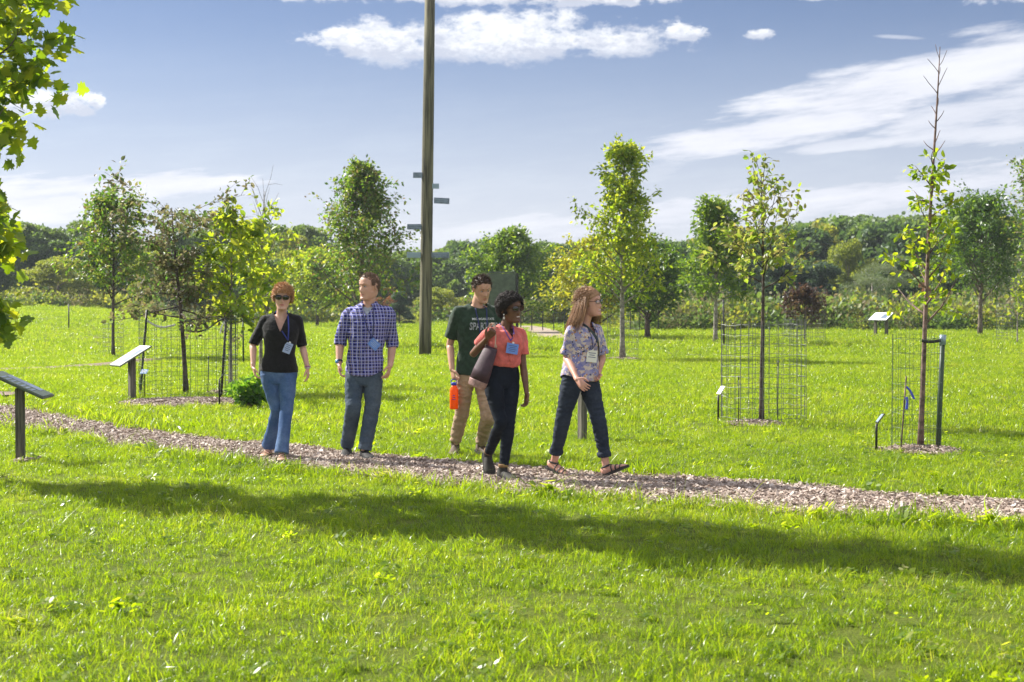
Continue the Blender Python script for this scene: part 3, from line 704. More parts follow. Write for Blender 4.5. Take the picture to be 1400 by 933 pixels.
rows = [
 ('mid', -70, 100, 300, 1.0, 'tree at the left edge of the tree line, mostly hidden by the big maple leaves', 'tree'),
 ('mid2', -5, 104, 312, 1.2, 'grey-green tree at the left edge, left of the round yellow-topped bush', 'tree'),
 ('mid', 35, 112, 304, 1.1, 'tall green tree rising behind the left of the round yellow-topped bush', 'tree'),
 ('yellow', 80, 94, 350, 1.35, 'round yellow-topped bush standing alone at the left end of the lawn', 'shrub'),
 ('mid2', 100, 112, 300, 1.15, 'soft green tree rising right behind the round yellow-topped bush', 'tree'),
 ('dark', 132, 106, 322, 1.0, 'dark tree left behind the slim young oak', 'tree'),
 ('mid', 172, 118, 318, 1.0, 'green tree directly behind the crown of the slim young oak', 'tree'),
 ('yellow', 205, 98, 338, .8, 'yellowish tree between the slim young oak and the rusty leaning tree', 'tree'),
 ('dark', 238, 112, 328, 1.0, 'dark green tree behind the rusty leaning tree', 'tree'),
 ('mid2', 268, 108, 308, .9, 'green tree right behind the rusty leaning tree', 'tree'),
 ('mid', 300, 118, 300, 1.0, 'tall green tree above the bright yellow-green sapling', 'tree'),
 ('thin', 345, 98, 296, 1.1, 'sparse grey-branched tree behind the half-bare forked tree', 'tree'),
 ('yellow', 392, 106, 312, .85, 'yellowish tree above the head of the woman in black', 'tree'),
 ('mid', 418, 115, 308, 1.0, 'green tree up and right of the woman in black', 'tree'),
 ('dark', 462, 108, 346, 1.1, 'dark tree left of the checked shirt man, thick brown trunk', 'tree'),
 ('mid', 520, 125, 340, 1.1, 'green tree behind the head of the man in the checked shirt', 'tree'),
 ('rust', 530, 96, 392, 1.0, 'rust-coloured small tree right of the head of the checked shirt man', 'tree'),
 ('conifer', 546, 92, 398, 1.3, 'small pale pointed evergreen left of the utility pole', 'evergreen tree'),
 ('yellow', 600, 100, 392, 1.2, 'yellow-green bush just right of the utility pole', 'shrub'),
 ('yellow', 640, 104, 405, 1.3, 'olive bush behind the shoulder of the man in the green shirt', 'shrub'),
 ('dark', 690, 118, 325, 1.1, 'dark tall tree behind the full green tree at the sign board', 'tree'),
 ('mid', 738, 122, 330, 1.0, 'green tree between the sign board and the golden-green tree', 'tree'),
 ('yellow', 752, 92, 398, 1.1, 'tan-green bush left of the golden-green tree', 'shrub'),
 ('dark', 772, 125, 334, 1.1, 'dark tree behind the left edge of the golden-green tree', 'tree'),
 ('conifer', 905, 100, 342, 1.2, 'dark evergreen right of the wide dark green tree', 'evergreen tree'),
 ('pale', 935, 90, 372, 1.0, 'pale willowy tree left of the narrow fresh-green tree', 'tree'),
 ('dark', 962, 104, 348, 1.0, 'dark tree behind the narrow fresh-green tree', 'tree'),
 ('conifer', 1012, 94, 352, 1.3, 'blue-green evergreen directly behind the crown of the yellowing linden', 'evergreen tree'),
 ('conifer', 1062, 88, 352, 1.35, 'blue-green evergreen just right of the linden trunk', 'evergreen tree'),
 ('conifer', 1092, 90, 362, 1.4, 'blue-green evergreen above the small purple-leaved tree', 'evergreen tree'),
 ('conifer', 1125, 92, 358, 1.4, 'blue-green evergreen right of the small purple-leaved tree', 'evergreen tree'),
 ('yellow', 1160, 102, 326, .7, 'tall yellowish tree above the two-legged sign', 'tree'),
 ('pale', 1192, 84, 346, 1.3, 'silvery willow behind the two-legged sign', 'willow tree'),
 ('dark', 1230, 98, 350, 1.1, 'dark tree behind the leafy part of the skinny sapling', 'tree'),
 ('rust', 1262, 88, 386, .8, 'reddish small tree just right of the skinny sapling', 'tree'),
 ('mid', 1290, 92, 348, 1.0, 'green tree left of the round-crowned dark green tree', 'tree'),
 ('mid2', 1345, 96, 336, 1.2, 'green tree hidden behind the round-crowned dark green tree', 'tree'),
 ('pale', 1392, 84, 330, 1.3, 'pale green tree at the right edge behind the spindly sapling', 'tree'),
 ('mid', 1440, 90, 320, 1.2, 'green tree outside the right edge whose leaves reach into the photo', 'tree')]
for i, (k, px, Yd, yt, wk, lb, nm) in enumerate(rows):
    bg_tree(k, px, Yd, yt, wk, lb, nm.replace(' ', '_'), rot=i*1.7)
# --- low wild brush along the tree line
def brush():
    rg = np.random.default_rng(8)
    protos = []
    for i, (m_, tm) in enumerate((('brush', KITE), ('brush', LONG), ('wood_mid', CLUMP), ('wood_yellow', CLUMP), ('wood_mid', CLUMP))):
        n = 420; P_ = rg.normal(size=(n,3))*np.array([.42,.42,.28]); P_[:,2] = np.abs(P_[:,2])*1.5
        d = P_/np.linalg.norm(P_,axis=1,keepdims=True)
        protos.append(leaf_mesh('brush_kind', P_, .14, rg, tm, LM(m_), -.5, d, 1.0))
    pts=[];sc=[]
    for _ in range(2100):
        px = rg.uniform(-300,1750)
        if px < 640 and rg.random() < .8: continue
        y0 = 88 if px < 330 else (96 if px < 620 else (86 if px < 860 else 73))
        y = y0+abs(rg.normal())*7
        if 650 < px < 800 and y < 92: y += 6
        x = (px-700)/FPX*y; pts.append((x,y,float(tz(x,y))-.05)); sc.append(rg.uniform(.4,1.5)**1.3*(1.15 if px>860 else .9)*(.6 if y<y0+1.5 else 1))
    n=len(pts)
    scatter('brush', pts, np.stack([rg.normal(0,.1,n),rg.normal(0,.1,n),rg.random(n)*6.28],1), sc, rg.integers(0,5,n), protos, 'wild brush and tall weeds along the foot of the tree line', 'brush')
brush()
# --- far wood on the rising ground, one mass
def far_wood():
    rg = np.random.default_rng(9); protos=[]
    for i,(m_,wd,sh) in enumerate((('wood_dark',.45,'round'),('wood_dark',.42,'round'),('wood_mid',.45,'round'),('wood_mid',.4,'oval'),('wood_yellow',.42,'round'),('wood_dark',.4,'oval'))):
        P_,d = crown_points(rg,10,wd,.08,26,4200,sh); protos.append(leaf_mesh('far_tree_kind',P_,.46,rg,CLUMP,LM(m_),.1,d*.9,1.0))
    prof_x=[-400,0,60,130,200,300,400,470,560,620,650,700,760,800,860,930,1000,1060,1100,1150,1200,1260,1330,1400,1800]
    prof_y=[300,318,312,330,338,322,325,345,346,343,328,336,338,336,334,332,322,312,305,299,299,300,298,302,300]
    pts=[];sc=[];ix=[]
    for _ in range(1500):
        px=rg.uniform(-400,1800); y=rg.uniform(122,330)
        x=(px-700)/FPX*y; z=float(tz(x,y)); top=1.55+(412-np.interp(px,prof_x,prof_y))/FPX*y
        H=min(rg.uniform(8,15),(top-z)*rg.uniform(.86,1.02))
        if H<3.0: continue
        pts.append((x,y,z)); sc.append(H/10); ix.append(rg.choice(6,p=[.26,.2,.2,.14,.08,.12]))
    n=len(pts); print('far trees',n)
    scatter('far_wood',pts,np.stack([np.zeros(n),np.zeros(n),rg.random(n)*6.28],1),sc,ix,protos,'distant wooded rise behind the whole tree line','wood')
far_wood()

# ================================================================== garden things
def utility_pole():
    b = pp(581,487); r = thing('utility_pole','tall round wooden pole carrying small grey direction boards, left of centre','pole',(b.x,b.y,b.z))
    m = MB(); m.tube([(0,0,-.2),(.015,0,1),(.07,0,4.5),(.11,0,7),(.20,0,13)],[.178,.172,.165,.158,.13],n=24); m.obj('post',M['pole'],r,smooth=True)
    def board(cx,cy,wpx,hpx,m_,yaw,bracket=None):
        Yd=b.y; c = W(cx,cy,Yd)-Vector((b.x,0,0)); c.y = -.06; c.z -= b.z
        q = MB(); q.box(c,(wpx/FPX*Yd,.035,hpx/FPX*Yd),Euler((0,yaw,0)).to_matrix(),bev=.006); o = q.obj('direction_board',M[m_],r)
        k = MB(); k.box(c+Vector((0,-.021,hpx/FPX*Yd*.18)),(wpx/FPX*Yd*.8,.004,.012),Euler((0,yaw,0)).to_matrix()); k.box(c+Vector((0,-.021,-hpx/FPX*Yd*.15)),(wpx/FPX*Yd*.7,.004,.010),Euler((0,yaw,0)).to_matrix()); k.obj('lettering_line',M['sign_light'],o)
        s = 1 if cx > 584 else -1
        br = MB(); br.box((.05+s*.13,-.03,c.z),(.10,.06,hpx/FPX*Yd*.9),bev=.006); br.obj('bracket',M['sign_light' if bracket else 'dark_metal'],r)
    board(571.5,240,13,7.5,'sign_metal',0); board(595,255,11,7,'sign_light',0,1); board(604,275,21,8,'sign_metal',R(3))
    board(568,310.5,22,7.5,'sign_metal',0,1); board(566,349,19,7.5,'sign_light',0); board(602,349,25,7.5,'sign_metal',0)
utility_pole()

def reading_sign(label, base, h, pw, pd, yaw, tilt, face='sign_face', post_w=.10, two=False, name='information_sign', group='tilted reading signs on posts'):
    r = thing(name, label, 'sign', tuple(base), yaw, group)
    for s in ((-1,1) if two else (0,)):
        q = MB(); q.box((s*pw*.3,.02,h/2-.05),(post_w,post_w*.9,h+.1),bev=.008); q.obj('post',M['post'],r)
    rot = Euler((tilt,0,0)).to_matrix(); c = Vector((0,0,h+.03))
    q = MB(); q.box(c,(pw,pd,.022),rot,bev=.004); pn = q.obj('panel',M['sign_green'],r)
    q = MB(); q.box(c+rot@Vector((0,0,.0135)),(pw-.03,pd-.03,.005),rot); q.obj('printed_face',M[face],pn)
    # printed blocks on the face
    q = MB(); 
    for k in range(7): q.box(c+rot@Vector((-pw*.2,pd*(.30-.09*k),.0175)),(pw*.4,pd*.03,.002),rot)
    q.box(c+rot@Vector((pw*.24,0,.0175)),(pw*.34,pd*.62,.002),rot); q.obj('print',M['sign_metal'],pn)
    q = MB(); q.box(c+rot@Vector((0,0,-.02)),(pw*.5,.05,.018),rot); q.obj('bracket',M['dark_metal'],r)
    return r
# yaw: local -Y is where the reader stands; panel slopes down towards the reader
g1 = G(31,631); reading_sign('dark tilted sign on a short wooden post at the left edge, nearest sign', g1, .71, .40, .56, R(93), R(25), 'sign_green', .085)
g2 = G(179,547); reading_sign('tilted sign with bright white face on a wooden post, beside the rusty caged tree', g2, .66, .44, .60, R(-53), R(30), 'sign_face', .105)
g3 = G(794,603); reading_sign('tilted sign mostly hidden behind the woman in the floral blouse, green post showing', g3, .80, .30, .34, R(-60), R(25), 'sign_face', .085)
g4 = P0(1204,62); reading_sign('two-legged tilted sign far off at the right, in front of the silvery willow', g4, .85, .95, .65, R(-50), R(30), 'sign_face', .12, True)
g5 = P0(624,56); reading_sign('dark tilted sign seen behind the shoulder of the man in the green shirt', g5, .80, .85, .60, R(62), R(38), 'sign_green', .12)
def board_sign():
    b = P0(687,58); r = thing('upright_sign_board','large dark green upright board between two posts behind the two front walkers','sign board',(b.x,b.y,b.z),R(-6))
    q = MB(); q.box((0,0,1.78),(1.08,.07,1.78),bev=.012); q.obj('board',M['sign_green'],r)
    for s in (-1,1): q = MB(); q.box((s*.60,.0,1.32),(.10,.12,2.74),bev=.01); q.obj('post',M['dark_metal' if s>0 else 'post'],r)
    q = MB(); q.box((0,0,2.72),(1.10,.09,.07),bev=.01); q.obj('top_rail',M['sign_green'],r)
board_sign()
def blue_plate():
    b = G(198,545); r = thing('plant_label','small blue plate on a thin dark stake beside the white-faced sign','plant label',tuple(b),R(-20))
    q = MB(); q.box((0,0,.2),(.016,.010,.42)); q.obj('stake',M['dark_metal'],r)
    q = MB(); q.box((0,-.01,.43),(.125,.09,.006),Euler((R(50),0,0)).to_matrix(),bev=.002); p_=q.obj('plate',mat('blue_plate',(.12,.25,.5),.3),r)
    q = MB(); [q.box(Vector((0,-.01,.43))+Euler((R(50),0,0)).to_matrix()@Vector((0,.02-.018*k,.0045)),(.08,.006,.001),Euler((R(50),0,0)).to_matrix()) for k in range(3)]; q.obj('print',M['white'],p_)
blue_plate()
def bent_label(label,base,h,yaw,plate='dark_metal',k=.12):
    r = thing('plant_label',label,'plant label',tuple(base),yaw,'bent plant labels on stakes')
    q = MB(); q.tube([(0,0,-.03),(0,0,h*.7),(.002,0,h-.01)],[.013,.013,.013],n=8); q.obj('stake',M['dark_metal'],r,smooth=True)
    rot = Euler((0,R(-52),0)).to_matrix(); q = MB(); q.box(Vector((k*.32,0,h+k*.38)),(k,.075,.012),rot,bev=.003); q.obj('plate',M[plate],r)
    rot2 = rot; q = MB(); q.box(Vector((k*.32,0,h+k*.38))+rot@Vector((0,0,.0075)),(k*.8,.06,.002),rot); q.obj('print',M['sign_light'],r)
bent_label('black bent plant label standing right of the rusty caged tree', G(300,556), .40, R(10))
bent_label('bent plant label with pale plate left of the linden cage', G(982,580), .38, R(30), 'sign_face')
bent_label('dark brown bent plant label left of the skinny sapling', G(1198,618), .30, R(5))

def cage(label, base, r_, h, nv, nh, m='wire', wr=.0016, name='wire_cage', seed=0, open_=0):
    rg = np.random.default_rng(seed); root = thing(name,label,'wire cage',tuple(base),0,'wire cages guarding young trees'); q = MB()
    ph = [(2*PI-open_)*i/nv+rg.normal()*.03 for i in range(nv)]
    rad = [r_*(1+rg.normal()*.025) for _ in ph]
    for a,rr in zip(ph,rad): q.tube([(rr*math.cos(a),rr*math.sin(a),.0),(rr*math.cos(a)*(1+rg.normal()*.012),rr*math.sin(a),h*(1+rg.normal()*.01))],wr,n=4)
    q.obj('upright_wires',M[m],root); q = MB()
    for k in range(nh):
        z = h*(k+.6)/nh
        pts = [(rad[i%nv]*math.cos(ph[i%nv]),rad[i%nv]*math.sin(ph[i%nv]),z+.008*math.sin(i*1.3+k)) for i in range(nv+(0 if open_ else 1))]
        q.tube(pts,wr,n=4)
    q.obj('ring_wires',M[m],root); return root
cage('wide low wire cage round the rusty leaning tree, left side', G(255,543)+Vector((0,.1,0)), .78, 1.30, 50, 9, 'green_wire', .0024, seed=1)
cage('narrow wire cage round the slim young oak', b1, .27, .98, 14, 8, 'wire', .003, seed=2)
cage('narrow ladder-like bright wire guard round the yellow-green sapling', b3, .11, 1.28, 7, 15, 'wire', .0028, seed=3)
cage('broad square-meshed wire cage round the yellowing linden', G(1045,579)+Vector((0,.15,0)), .53, 1.30, 36, 10, 'wire', .0029, seed=4)
cage('slim leaning wire cage round the very tall skinny sapling', G(1254,617)+Vector((0,.05,0)), .255, 1.22, 18, 8, 'green_wire', .0019, seed=5)
cage('wire cage round the tall conical maple trunk', b8, .42, 1.25, 18, 7, 'wire', .0025, seed=6)
cage('wire cage round the small purple-leaved tree', b12, .75, 1.25, 26, 8, 'wire', .004, seed=7)
cage('pale mesh tube beside the spindly sapling at the right edge', P0(1373,56), .30, 1.5, 12, 12, 'wire', .004, seed=8)
def stake(label,a,b_,m,r_=.016,cap=None,group='tree stakes',clips=0):
    a=Vector(a); b_=Vector(b_); root = thing('tree_stake',label,'stake',tuple(a),0,group); d=b_-a
    q=MB(); q.tube([Vector((0,0,-.05)),d],[r_,r_*.95],n=8); q.obj('shaft',M[m],root,smooth=True)
    if cap: q=MB(); q.tube([d*.93,d*1.02],[r_*1.25,r_*1.25],n=10); q.obj('cap',M[cap],root,smooth=True)
    if clips:
        for k in range(clips): c=d*((k+.7)/clips); q=MB(); q.tube([c-d.normalized()*.006,c+d.normalized()*.006],[r_*1.35]*2,n=8); q.obj('clip',M['wire'],root,smooth=True)
    return root
def up(px0,py0,px1,py1,dy=0): 
    a=G(px0,py0); return a, W(px1,py1,a.y+dy)
s1=up(191,541,201,424); stake('black leaning stake left of the rusty caged tree',*s1,'dark_metal',.020,clips=9)
s2=up(302,546,309,436); stake('black leaning stake right of the rusty caged tree',*s2,'dark_metal',.020,clips=9)
s3=up(1282,616,1289,461); stake('dark green leaning stake right of the very tall skinny sapling',*s3,'plastic_green',.028,'sign_light')
s4=up(1231,617,1239,515); stake('thin brown stick with blue tape left of the skinny sapling trunk',*s4,'bark',.009)
s5=up(333,498,332,428); stake('dark green steel post left of the half-bare forked tree',*s5,'plastic_green',.022)
s6=up(990,474,989,410); stake('dark thin post right of the narrow fresh-green tree',*s6,'dark_metal',.03)
s7=up(94,461,94,416); stake('lone dark post standing in the lawn at the far left',*s7,'dark_metal',.03)
s8=up(1010,580,1010,515,0); stake('thin rod with a loop inside the left of the linden cage',*s8,'dark_metal',.007,'dark_metal')
s9=up(1063,578,1064,495,0); stake('thin rod with a loop inside the right of the linden cage',*s9,'dark_metal',.007,'dark_metal')
s10=up(284,540,285,488); stake('thin short rod inside the wide low cage',*s10,'plastic_green',.008,'plastic_green')
def strap(label,pts,r_,m,cat='tree strap',name='tree_strap',flat=True):
    q=MB(); P_=spline([tuple(p) for p in pts],24); q.tube(P_,r_,r_*.25 if flat else r_,n=6,ref=(0,0,1)); o=q.obj(name,M[m],smooth=True); return tag(o,label,cat,'straps tying trees to stakes')
def atpx(px,py,y): return W(px,py,y)
strap('white webbing strap sagging from the left black stake to the rusty tree',[atpx(200,438,s1[0].y),atpx(212,445,s1[0].y+.05),atpx(225,447.5,s1[0].y+.1),atpx(240,444,b2.y)],.016,'rope')
strap('dark strap from the rusty tree to the right black stake',[atpx(245,450,b2.y),atpx(268,454,b2.y),atpx(285,449,b2.y-.1),atpx(300,438,s2[0].y),atpx(309,436,s2[0].y)],.014,'dark_metal')
strap('black strap from the skinny sapling to its green stake',[atpx(1260,466,b13.y-.04),atpx(1272,467.5,b13.y-.04),atpx(1286,466,b13.y)],.016,'rubber')
strap('short loose blue and white tape fluttering on the brown stick',[atpx(1239,529,s4[0].y),atpx(1244,534,s4[0].y),atpx(1247.5,541,s4[0].y),atpx(1250,546,s4[0].y)],.012,'blue_tape')
strap('blue tape wound low on the brown stick',[atpx(1239.5,543,s4[0].y-.02),atpx(1240.5,550,s4[0].y-.02),atpx(1239.5,560,s4[0].y-.02)],.014,'blue_tape')
strap('short white strap end hanging from the right black stake',[atpx(307,440,s2[0].y-.03),atpx(303,447,s2[0].y-.03),atpx(301,456,s2[0].y-.03)],.012,'rope')
strap('blue tape tag tied to the half-bare forked tree',[atpx(345,432,b4.y-.1),atpx(346,440,b4.y-.1),atpx(345,448,b4.y-.1)],.016,'blue_tape')
# --- leafy shrub beside the woman in black
def leafy_shrub():
    b=G(340,558); rg=np.random.default_rng(77); r=thing('leafy_shrub','low glossy green shrub at the left foot of the woman in black','shrub',tuple(b))
    q=MB(); P_=[];D=[]
    for i in range(34):
        az=rg.random()*2*PI; L=rg.uniform(.30,.50); tilt=rg.uniform(.1,.95)
        o=np.array([math.cos(az)*math.sin(tilt),math.sin(az)*math.sin(tilt),math.cos(tilt)*.95])
        e=o*L; q.tube([(o[0]*.05,o[1]*.05,0),tuple(e*.55+np.array([0,0,.03])),tuple(e)],[.006,.004,.002],n=5)
        for k in np.linspace(.3,1,8):
            for s in range(3): P_.append(e*k+rg.normal(size=3)*.012); D.append(o*.6+rg.normal(size=3)*.5)
    q.obj('stems',M['bark'],r); link('foliage',leaf_mesh('foliage',np.array(P_),.105,rg,OVAL,LM('shrub'),-.1,np.array(D)*1.4),r)
leafy_shrub()
# --- low far things: bed plants, notice boards, fence posts
def small_sheds():
    b=P0(905,78); r=thing('garden_shelter','small white-roofed garden shelter far off right of the dark green tree','shelter',(b.x,b.y,b.z),R(20))
    q=MB(); q.add([(-.75,-.5,1.0),(.75,-.5,1.0),(.75,.1,1.45),(-.75,.1,1.45)],[(0,1,2,3)]); q.add([(-.75,-.5,.95),(.75,-.5,.95),(.75,.1,1.40),(-.75,.1,1.40)],[(3,2,1,0)]); q.add([(-.75,.1,1.45),(.75,.1,1.45),(.75,.7,1.05),(-.75,.7,1.05)],[(0,1,2,3)]); q.obj('roof',M['white'],r)
    for s in (-1,1):
        for t_ in (-.4,.6): q=MB(); q.box((s*.65,t_,.47),(.08,.08,.94)); q.obj('post',M['post'],r)
    b=P0(935,76); r=thing('notice_plate','small teal notice plate on one post in front of the brush','notice',(b.x,b.y,b.z))
    q=MB(); q.box((0,0,.4),(.06,.06,.8)); q.obj('post',M['post'],r); q=MB(); q.box((0,-.05,.72),(.46,.03,.26),bev=.006); q.obj('plate',mat('teal',(.16,.32,.30),.5),r)
small_sheds()
def low_fence():
    r=None
    for j,(pxa,pxb,Yd,lb) in enumerate(((712,772,74,'thin wire fence across the lawn behind the coral blouse'),(862,900,72,'thin wire fence below the wide dark green tree'))):
        a=P0(pxa,Yd); b_=P0(pxb,Yd); r=thing('wire_fence',lb,'fence',tuple(a)); n=5 if j==0 else 4
        q=MB()
        for k in range(n):
            p=(b_-a)*k/(n-1); s=MB(); s.tube([p+Vector((0,0,-.05)),p+Vector((0,0,1.25))],.028,n=6); s.obj('fence_post',M['dark_metal'],r)
        for z in (.2,.45,.7,.95,1.2): q.tube([Vector((0,0,z)),(b_-a)+Vector((0,0,z))],.005,n=4)
        q.obj('wires',M['wire'],r)
low_fence()

def haze():
    q=MB(); q.box((0,180,35),(1100,480,76)); m=bpy.data.materials.new('haze_air'); m.use_nodes=True; t=NT(m.node_tree); t.n.clear()
    v=t.new('ShaderNodeVolumePrincipled'); v.inputs['Color'].default_value=(.82,.9,1,1); v.inputs['Density'].default_value=HAZE; v.inputs['Anisotropy'].default_value=.3
    o=t.new('ShaderNodeOutputMaterial'); t.l.new(v.outputs[0],o.inputs['Volume'])
    ob=q.obj('haze',m); tag(ob,kind='stuff'); ob.display_type='WIRE'
HAZE=.00036
haze()
# ================================================================== people
def skin_mat(name, col, col2, lip):
    m = bpy.data.materials.new(name); m.use_nodes = True; t = NT(m.node_tree); p = t.n['Principled BSDF']
    co = t.new('ShaderNodeTexCoord').outputs['Object']
    t.put(p.inputs['Base Color'], t.mix(t.ss(t.noise(co, 11, 4, .6), .35, .65), (*col, 1), (*col2, 1)))
    p.inputs['Roughness'].default_value = .48; p.inputs['Specular IOR Level'].default_value = .4
    p.inputs['Subsurface Weight'].default_value = .12; p.inputs['Subsurface Radius'].default_value = (.01, .004, .002); p.inputs['Subsurface Scale'].default_value = 1.0
    l = mat(name+'_lips', lip, .4)
    return [m, l]
def cloth(name, col, sc=22, amt=.18, rough=.85, bump=.35, bs=420, fade=None):
    m = mat(name, col, rough, spec=.25, noise_s=sc, amt=amt, bump=.7, bump_s=15, sheen=.15)
    m.node_tree.nodes['Bump'].inputs['Distance'].default_value = .018
    return m
def remesh(V_, F_, voxel, mats, smooth_it=3, fac=.5):
    me = mesh_from('tmp', V_, F_, mats); o = bpy.data.objects.new('tmp', me); COL.objects.link(o)
    r = o.modifiers.new('r', 'REMESH'); r.mode = 'VOXEL'; r.voxel_size = voxel; r.use_smooth_shade = True
    if smooth_it: s_ = o.modifiers.new('s', 'SMOOTH'); s_.factor = fac; s_.iterations = smooth_it
    dg = bpy.context.evaluated_depsgraph_get(); out = bpy.data.meshes.new_from_object(o.evaluated_get(dg))
    bpy.data.objects.remove(o); bpy.data.meshes.remove(me)
    return out
def to_np(me):
    a = np.empty(len(me.vertices)*3, np.float32); me.vertices.foreach_get('co', a); return a.reshape(-1, 3)
def set_np(me, a): me.vertices.foreach_set('co', a.astype(np.float32).ravel()); me.update()
def displace(me, fn):
    n = np.empty(len(me.vertices)*3, np.float32); me.vertices.foreach_get('normal', n); n = n.reshape(-1, 3)
    a = to_np(me); d = np.array([fn(Vector(p)) for p in a]); set_np(me, a+n*d[:, None])
def cut(me, fn):
    bm = bmesh.new(); bm.from_mesh(me)
    bmesh.ops.delete(bm, geom=[f for f in bm.faces if fn(f.calc_center_median())], context='FACES')
    bd = [v for v in bm.verts if v.is_boundary]; nb = {v: [e.other_vert(v) for e in v.link_edges if e.is_boundary] for v in bd}
    for _ in range(6):
        new = {v: (v.co+sum((q.co for q in n_), Vector())/len(n_))/2 for v, n_ in nb.items() if n_}
        for v, c_ in new.items(): v.co = c_
    bm.to_mesh(me); bm.free(); me.update()

FIG = [None]
class Fig:
    """one figure; all points are kept relative to o (a spot on the ground between the feet)"""
    def __init__(s, label, Yd, px, height_k=1.0, yaw=0, female=False):
        s.Y = Yd; s.o = Vector(((px-700)/FPX*Yd, Yd, 0)); s.k = height_k; s.fem = female
        s.f = Vector((math.sin(yaw), -math.cos(yaw), 0)); s.l = Vector((math.cos(yaw), math.sin(yaw), 0)); s.up = Vector((0, 0, 1))
        FIG[0] = s; s.label = label; s.body = MB(); s.root = None
    def p(s, px, py, dY=0.0): return W(px, py, s.Y+dY)-s.o
    def torso_secs(s, pel, neck, fem, grow=0.0, t0=-.12, t1=1.0, n=16, wide=1.0, tbl=None):
        # t, half width, half depth, forward shift
        if tbl is None:
            tbl = [(-.22,.120,.085,-.005),(-.12,.160,.105,-.01),(0,.172,.112,-.012),(.15,.162,.104,-.005),(.36,.128,.088,.0),(.55,.140,.098,.010),(.70,.160,.112,.022),(.83,.168,.094,.008),(.92,.140,.075,-.004),(1.0,.075,.060,-.006)] if fem else \
                  [(-.22,.120,.090,0),(-.12,.152,.108,0),(0,.162,.112,0),(.15,.160,.108,.004),(.36,.152,.102,.004),(.55,.165,.108,.006),(.70,.182,.115,.008),(.83,.195,.100,.0),(.92,.160,.080,-.004),(1.0,.078,.064,-.006)]
        T = np.array(tbl); ts = np.linspace(t0, t1, n); ax = (neck-pel)
        pts = []; ra = []; rb = []
        for t_ in ts:
            hw, hd, fs = (np.interp(t_, T[:, 0], T[:, c]) for c in (1, 2, 3))
            tw = s.twist*(t_-.3); l_ = (s.l*math.cos(tw)+s.f*math.sin(tw))
            pts.append(pel+ax*t_+s.f*fs); ra.append(hw*wide+grow); rb.append(hd*wide+grow)
        return pts, ra, rb
    twist = 0.0
    def torso(s, mb, pel, neck, **kw):
        pts, ra, rb = s.torso_secs(pel, neck, s.fem, **kw); P_ = spline(np.column_stack([np.array(pts), ra, rb]), 34)
        mb.tube([Vector(q[:3]) for q in P_], list(P_[:, 3]), list(P_[:, 4]), n=40, ref=s.l, cap='flat')
def limb(mb, pts, radii, n=20, flat=1.0, ref=None, steps=22, cap='round'):
    A = np.column_stack([np.array([tuple(p) for p in pts]), radii]); P_ = spline(A, steps)
    mb.tube([Vector(q[:3]) for q in P_], list(P_[:, 3]), [r*flat for r in P_[:, 3]], n=n, ref=ref, cap=cap)
def hand(mb, wrist, d, palm_n, thumb, curl=.5, k=1.0, spread=.10, grip=0.0):
    """d: along the hand; palm_n: out of the palm; thumb: side of the thumb"""
    d = d.normalized(); th = (thumb-d*thumb.dot(d)).normalized(); pn = d.cross(th)
    if pn.dot(palm_n) < 0: pn = -pn
    L = .088*k
    mb.tube([wrist-d*.03, wrist, wrist+d*.03*k, wrist+d*.065*k, wrist+d*L, wrist+d*(L+.008)], [.022*k, .024*k, .034*k, .041*k, .040*k, .033*k], [.017*k, .015*k, .0145*k, .014*k, .012*k, .009*k], n=18, ref=th, cap='round')
    for i, (o_, ln) in enumerate(((.030, .072), (.0105, .080), (-.010, .074), (-.029, .058))):
        b = wrist+d*(L-.006)+th*o_*k; dd = (d+th*(spread*(1.2-i*.8))).normalized(); c = curl*(1+.12*i)
        segs = [.45, .30, .25]; pts = [b-dd*.02]; pts.append(b); a = c*.55
        for sg in segs:
            v = dd*math.cos(a)+pn*math.sin(a); pts.append(pts[-1]+v*ln*k*sg); a += c*(.9+grip)
        mb.tube(pts, [.0095*k, .0092*k, .0085*k, .0078*k, .0062*k], n=10, cap='round')
    b = wrist+d*.022*k+th*.024*k; v1 = (d*.62+th*.68+pn*.30).normalized(); v2 = (d*.86+th*.30+pn*.36).normalized(); v3 = (d*.9-th*.05+pn*.4).normalized()
    mb.tube([b-v1*.01, b+v1*.034*k, b+v1*.034*k+v2*.030*k, b+v1*.034*k+v2*.030*k+v3*.022*k], [.0145*k, .0125*k, .0105*k, .0078*k], n=10, cap='round')
HK = 1.07
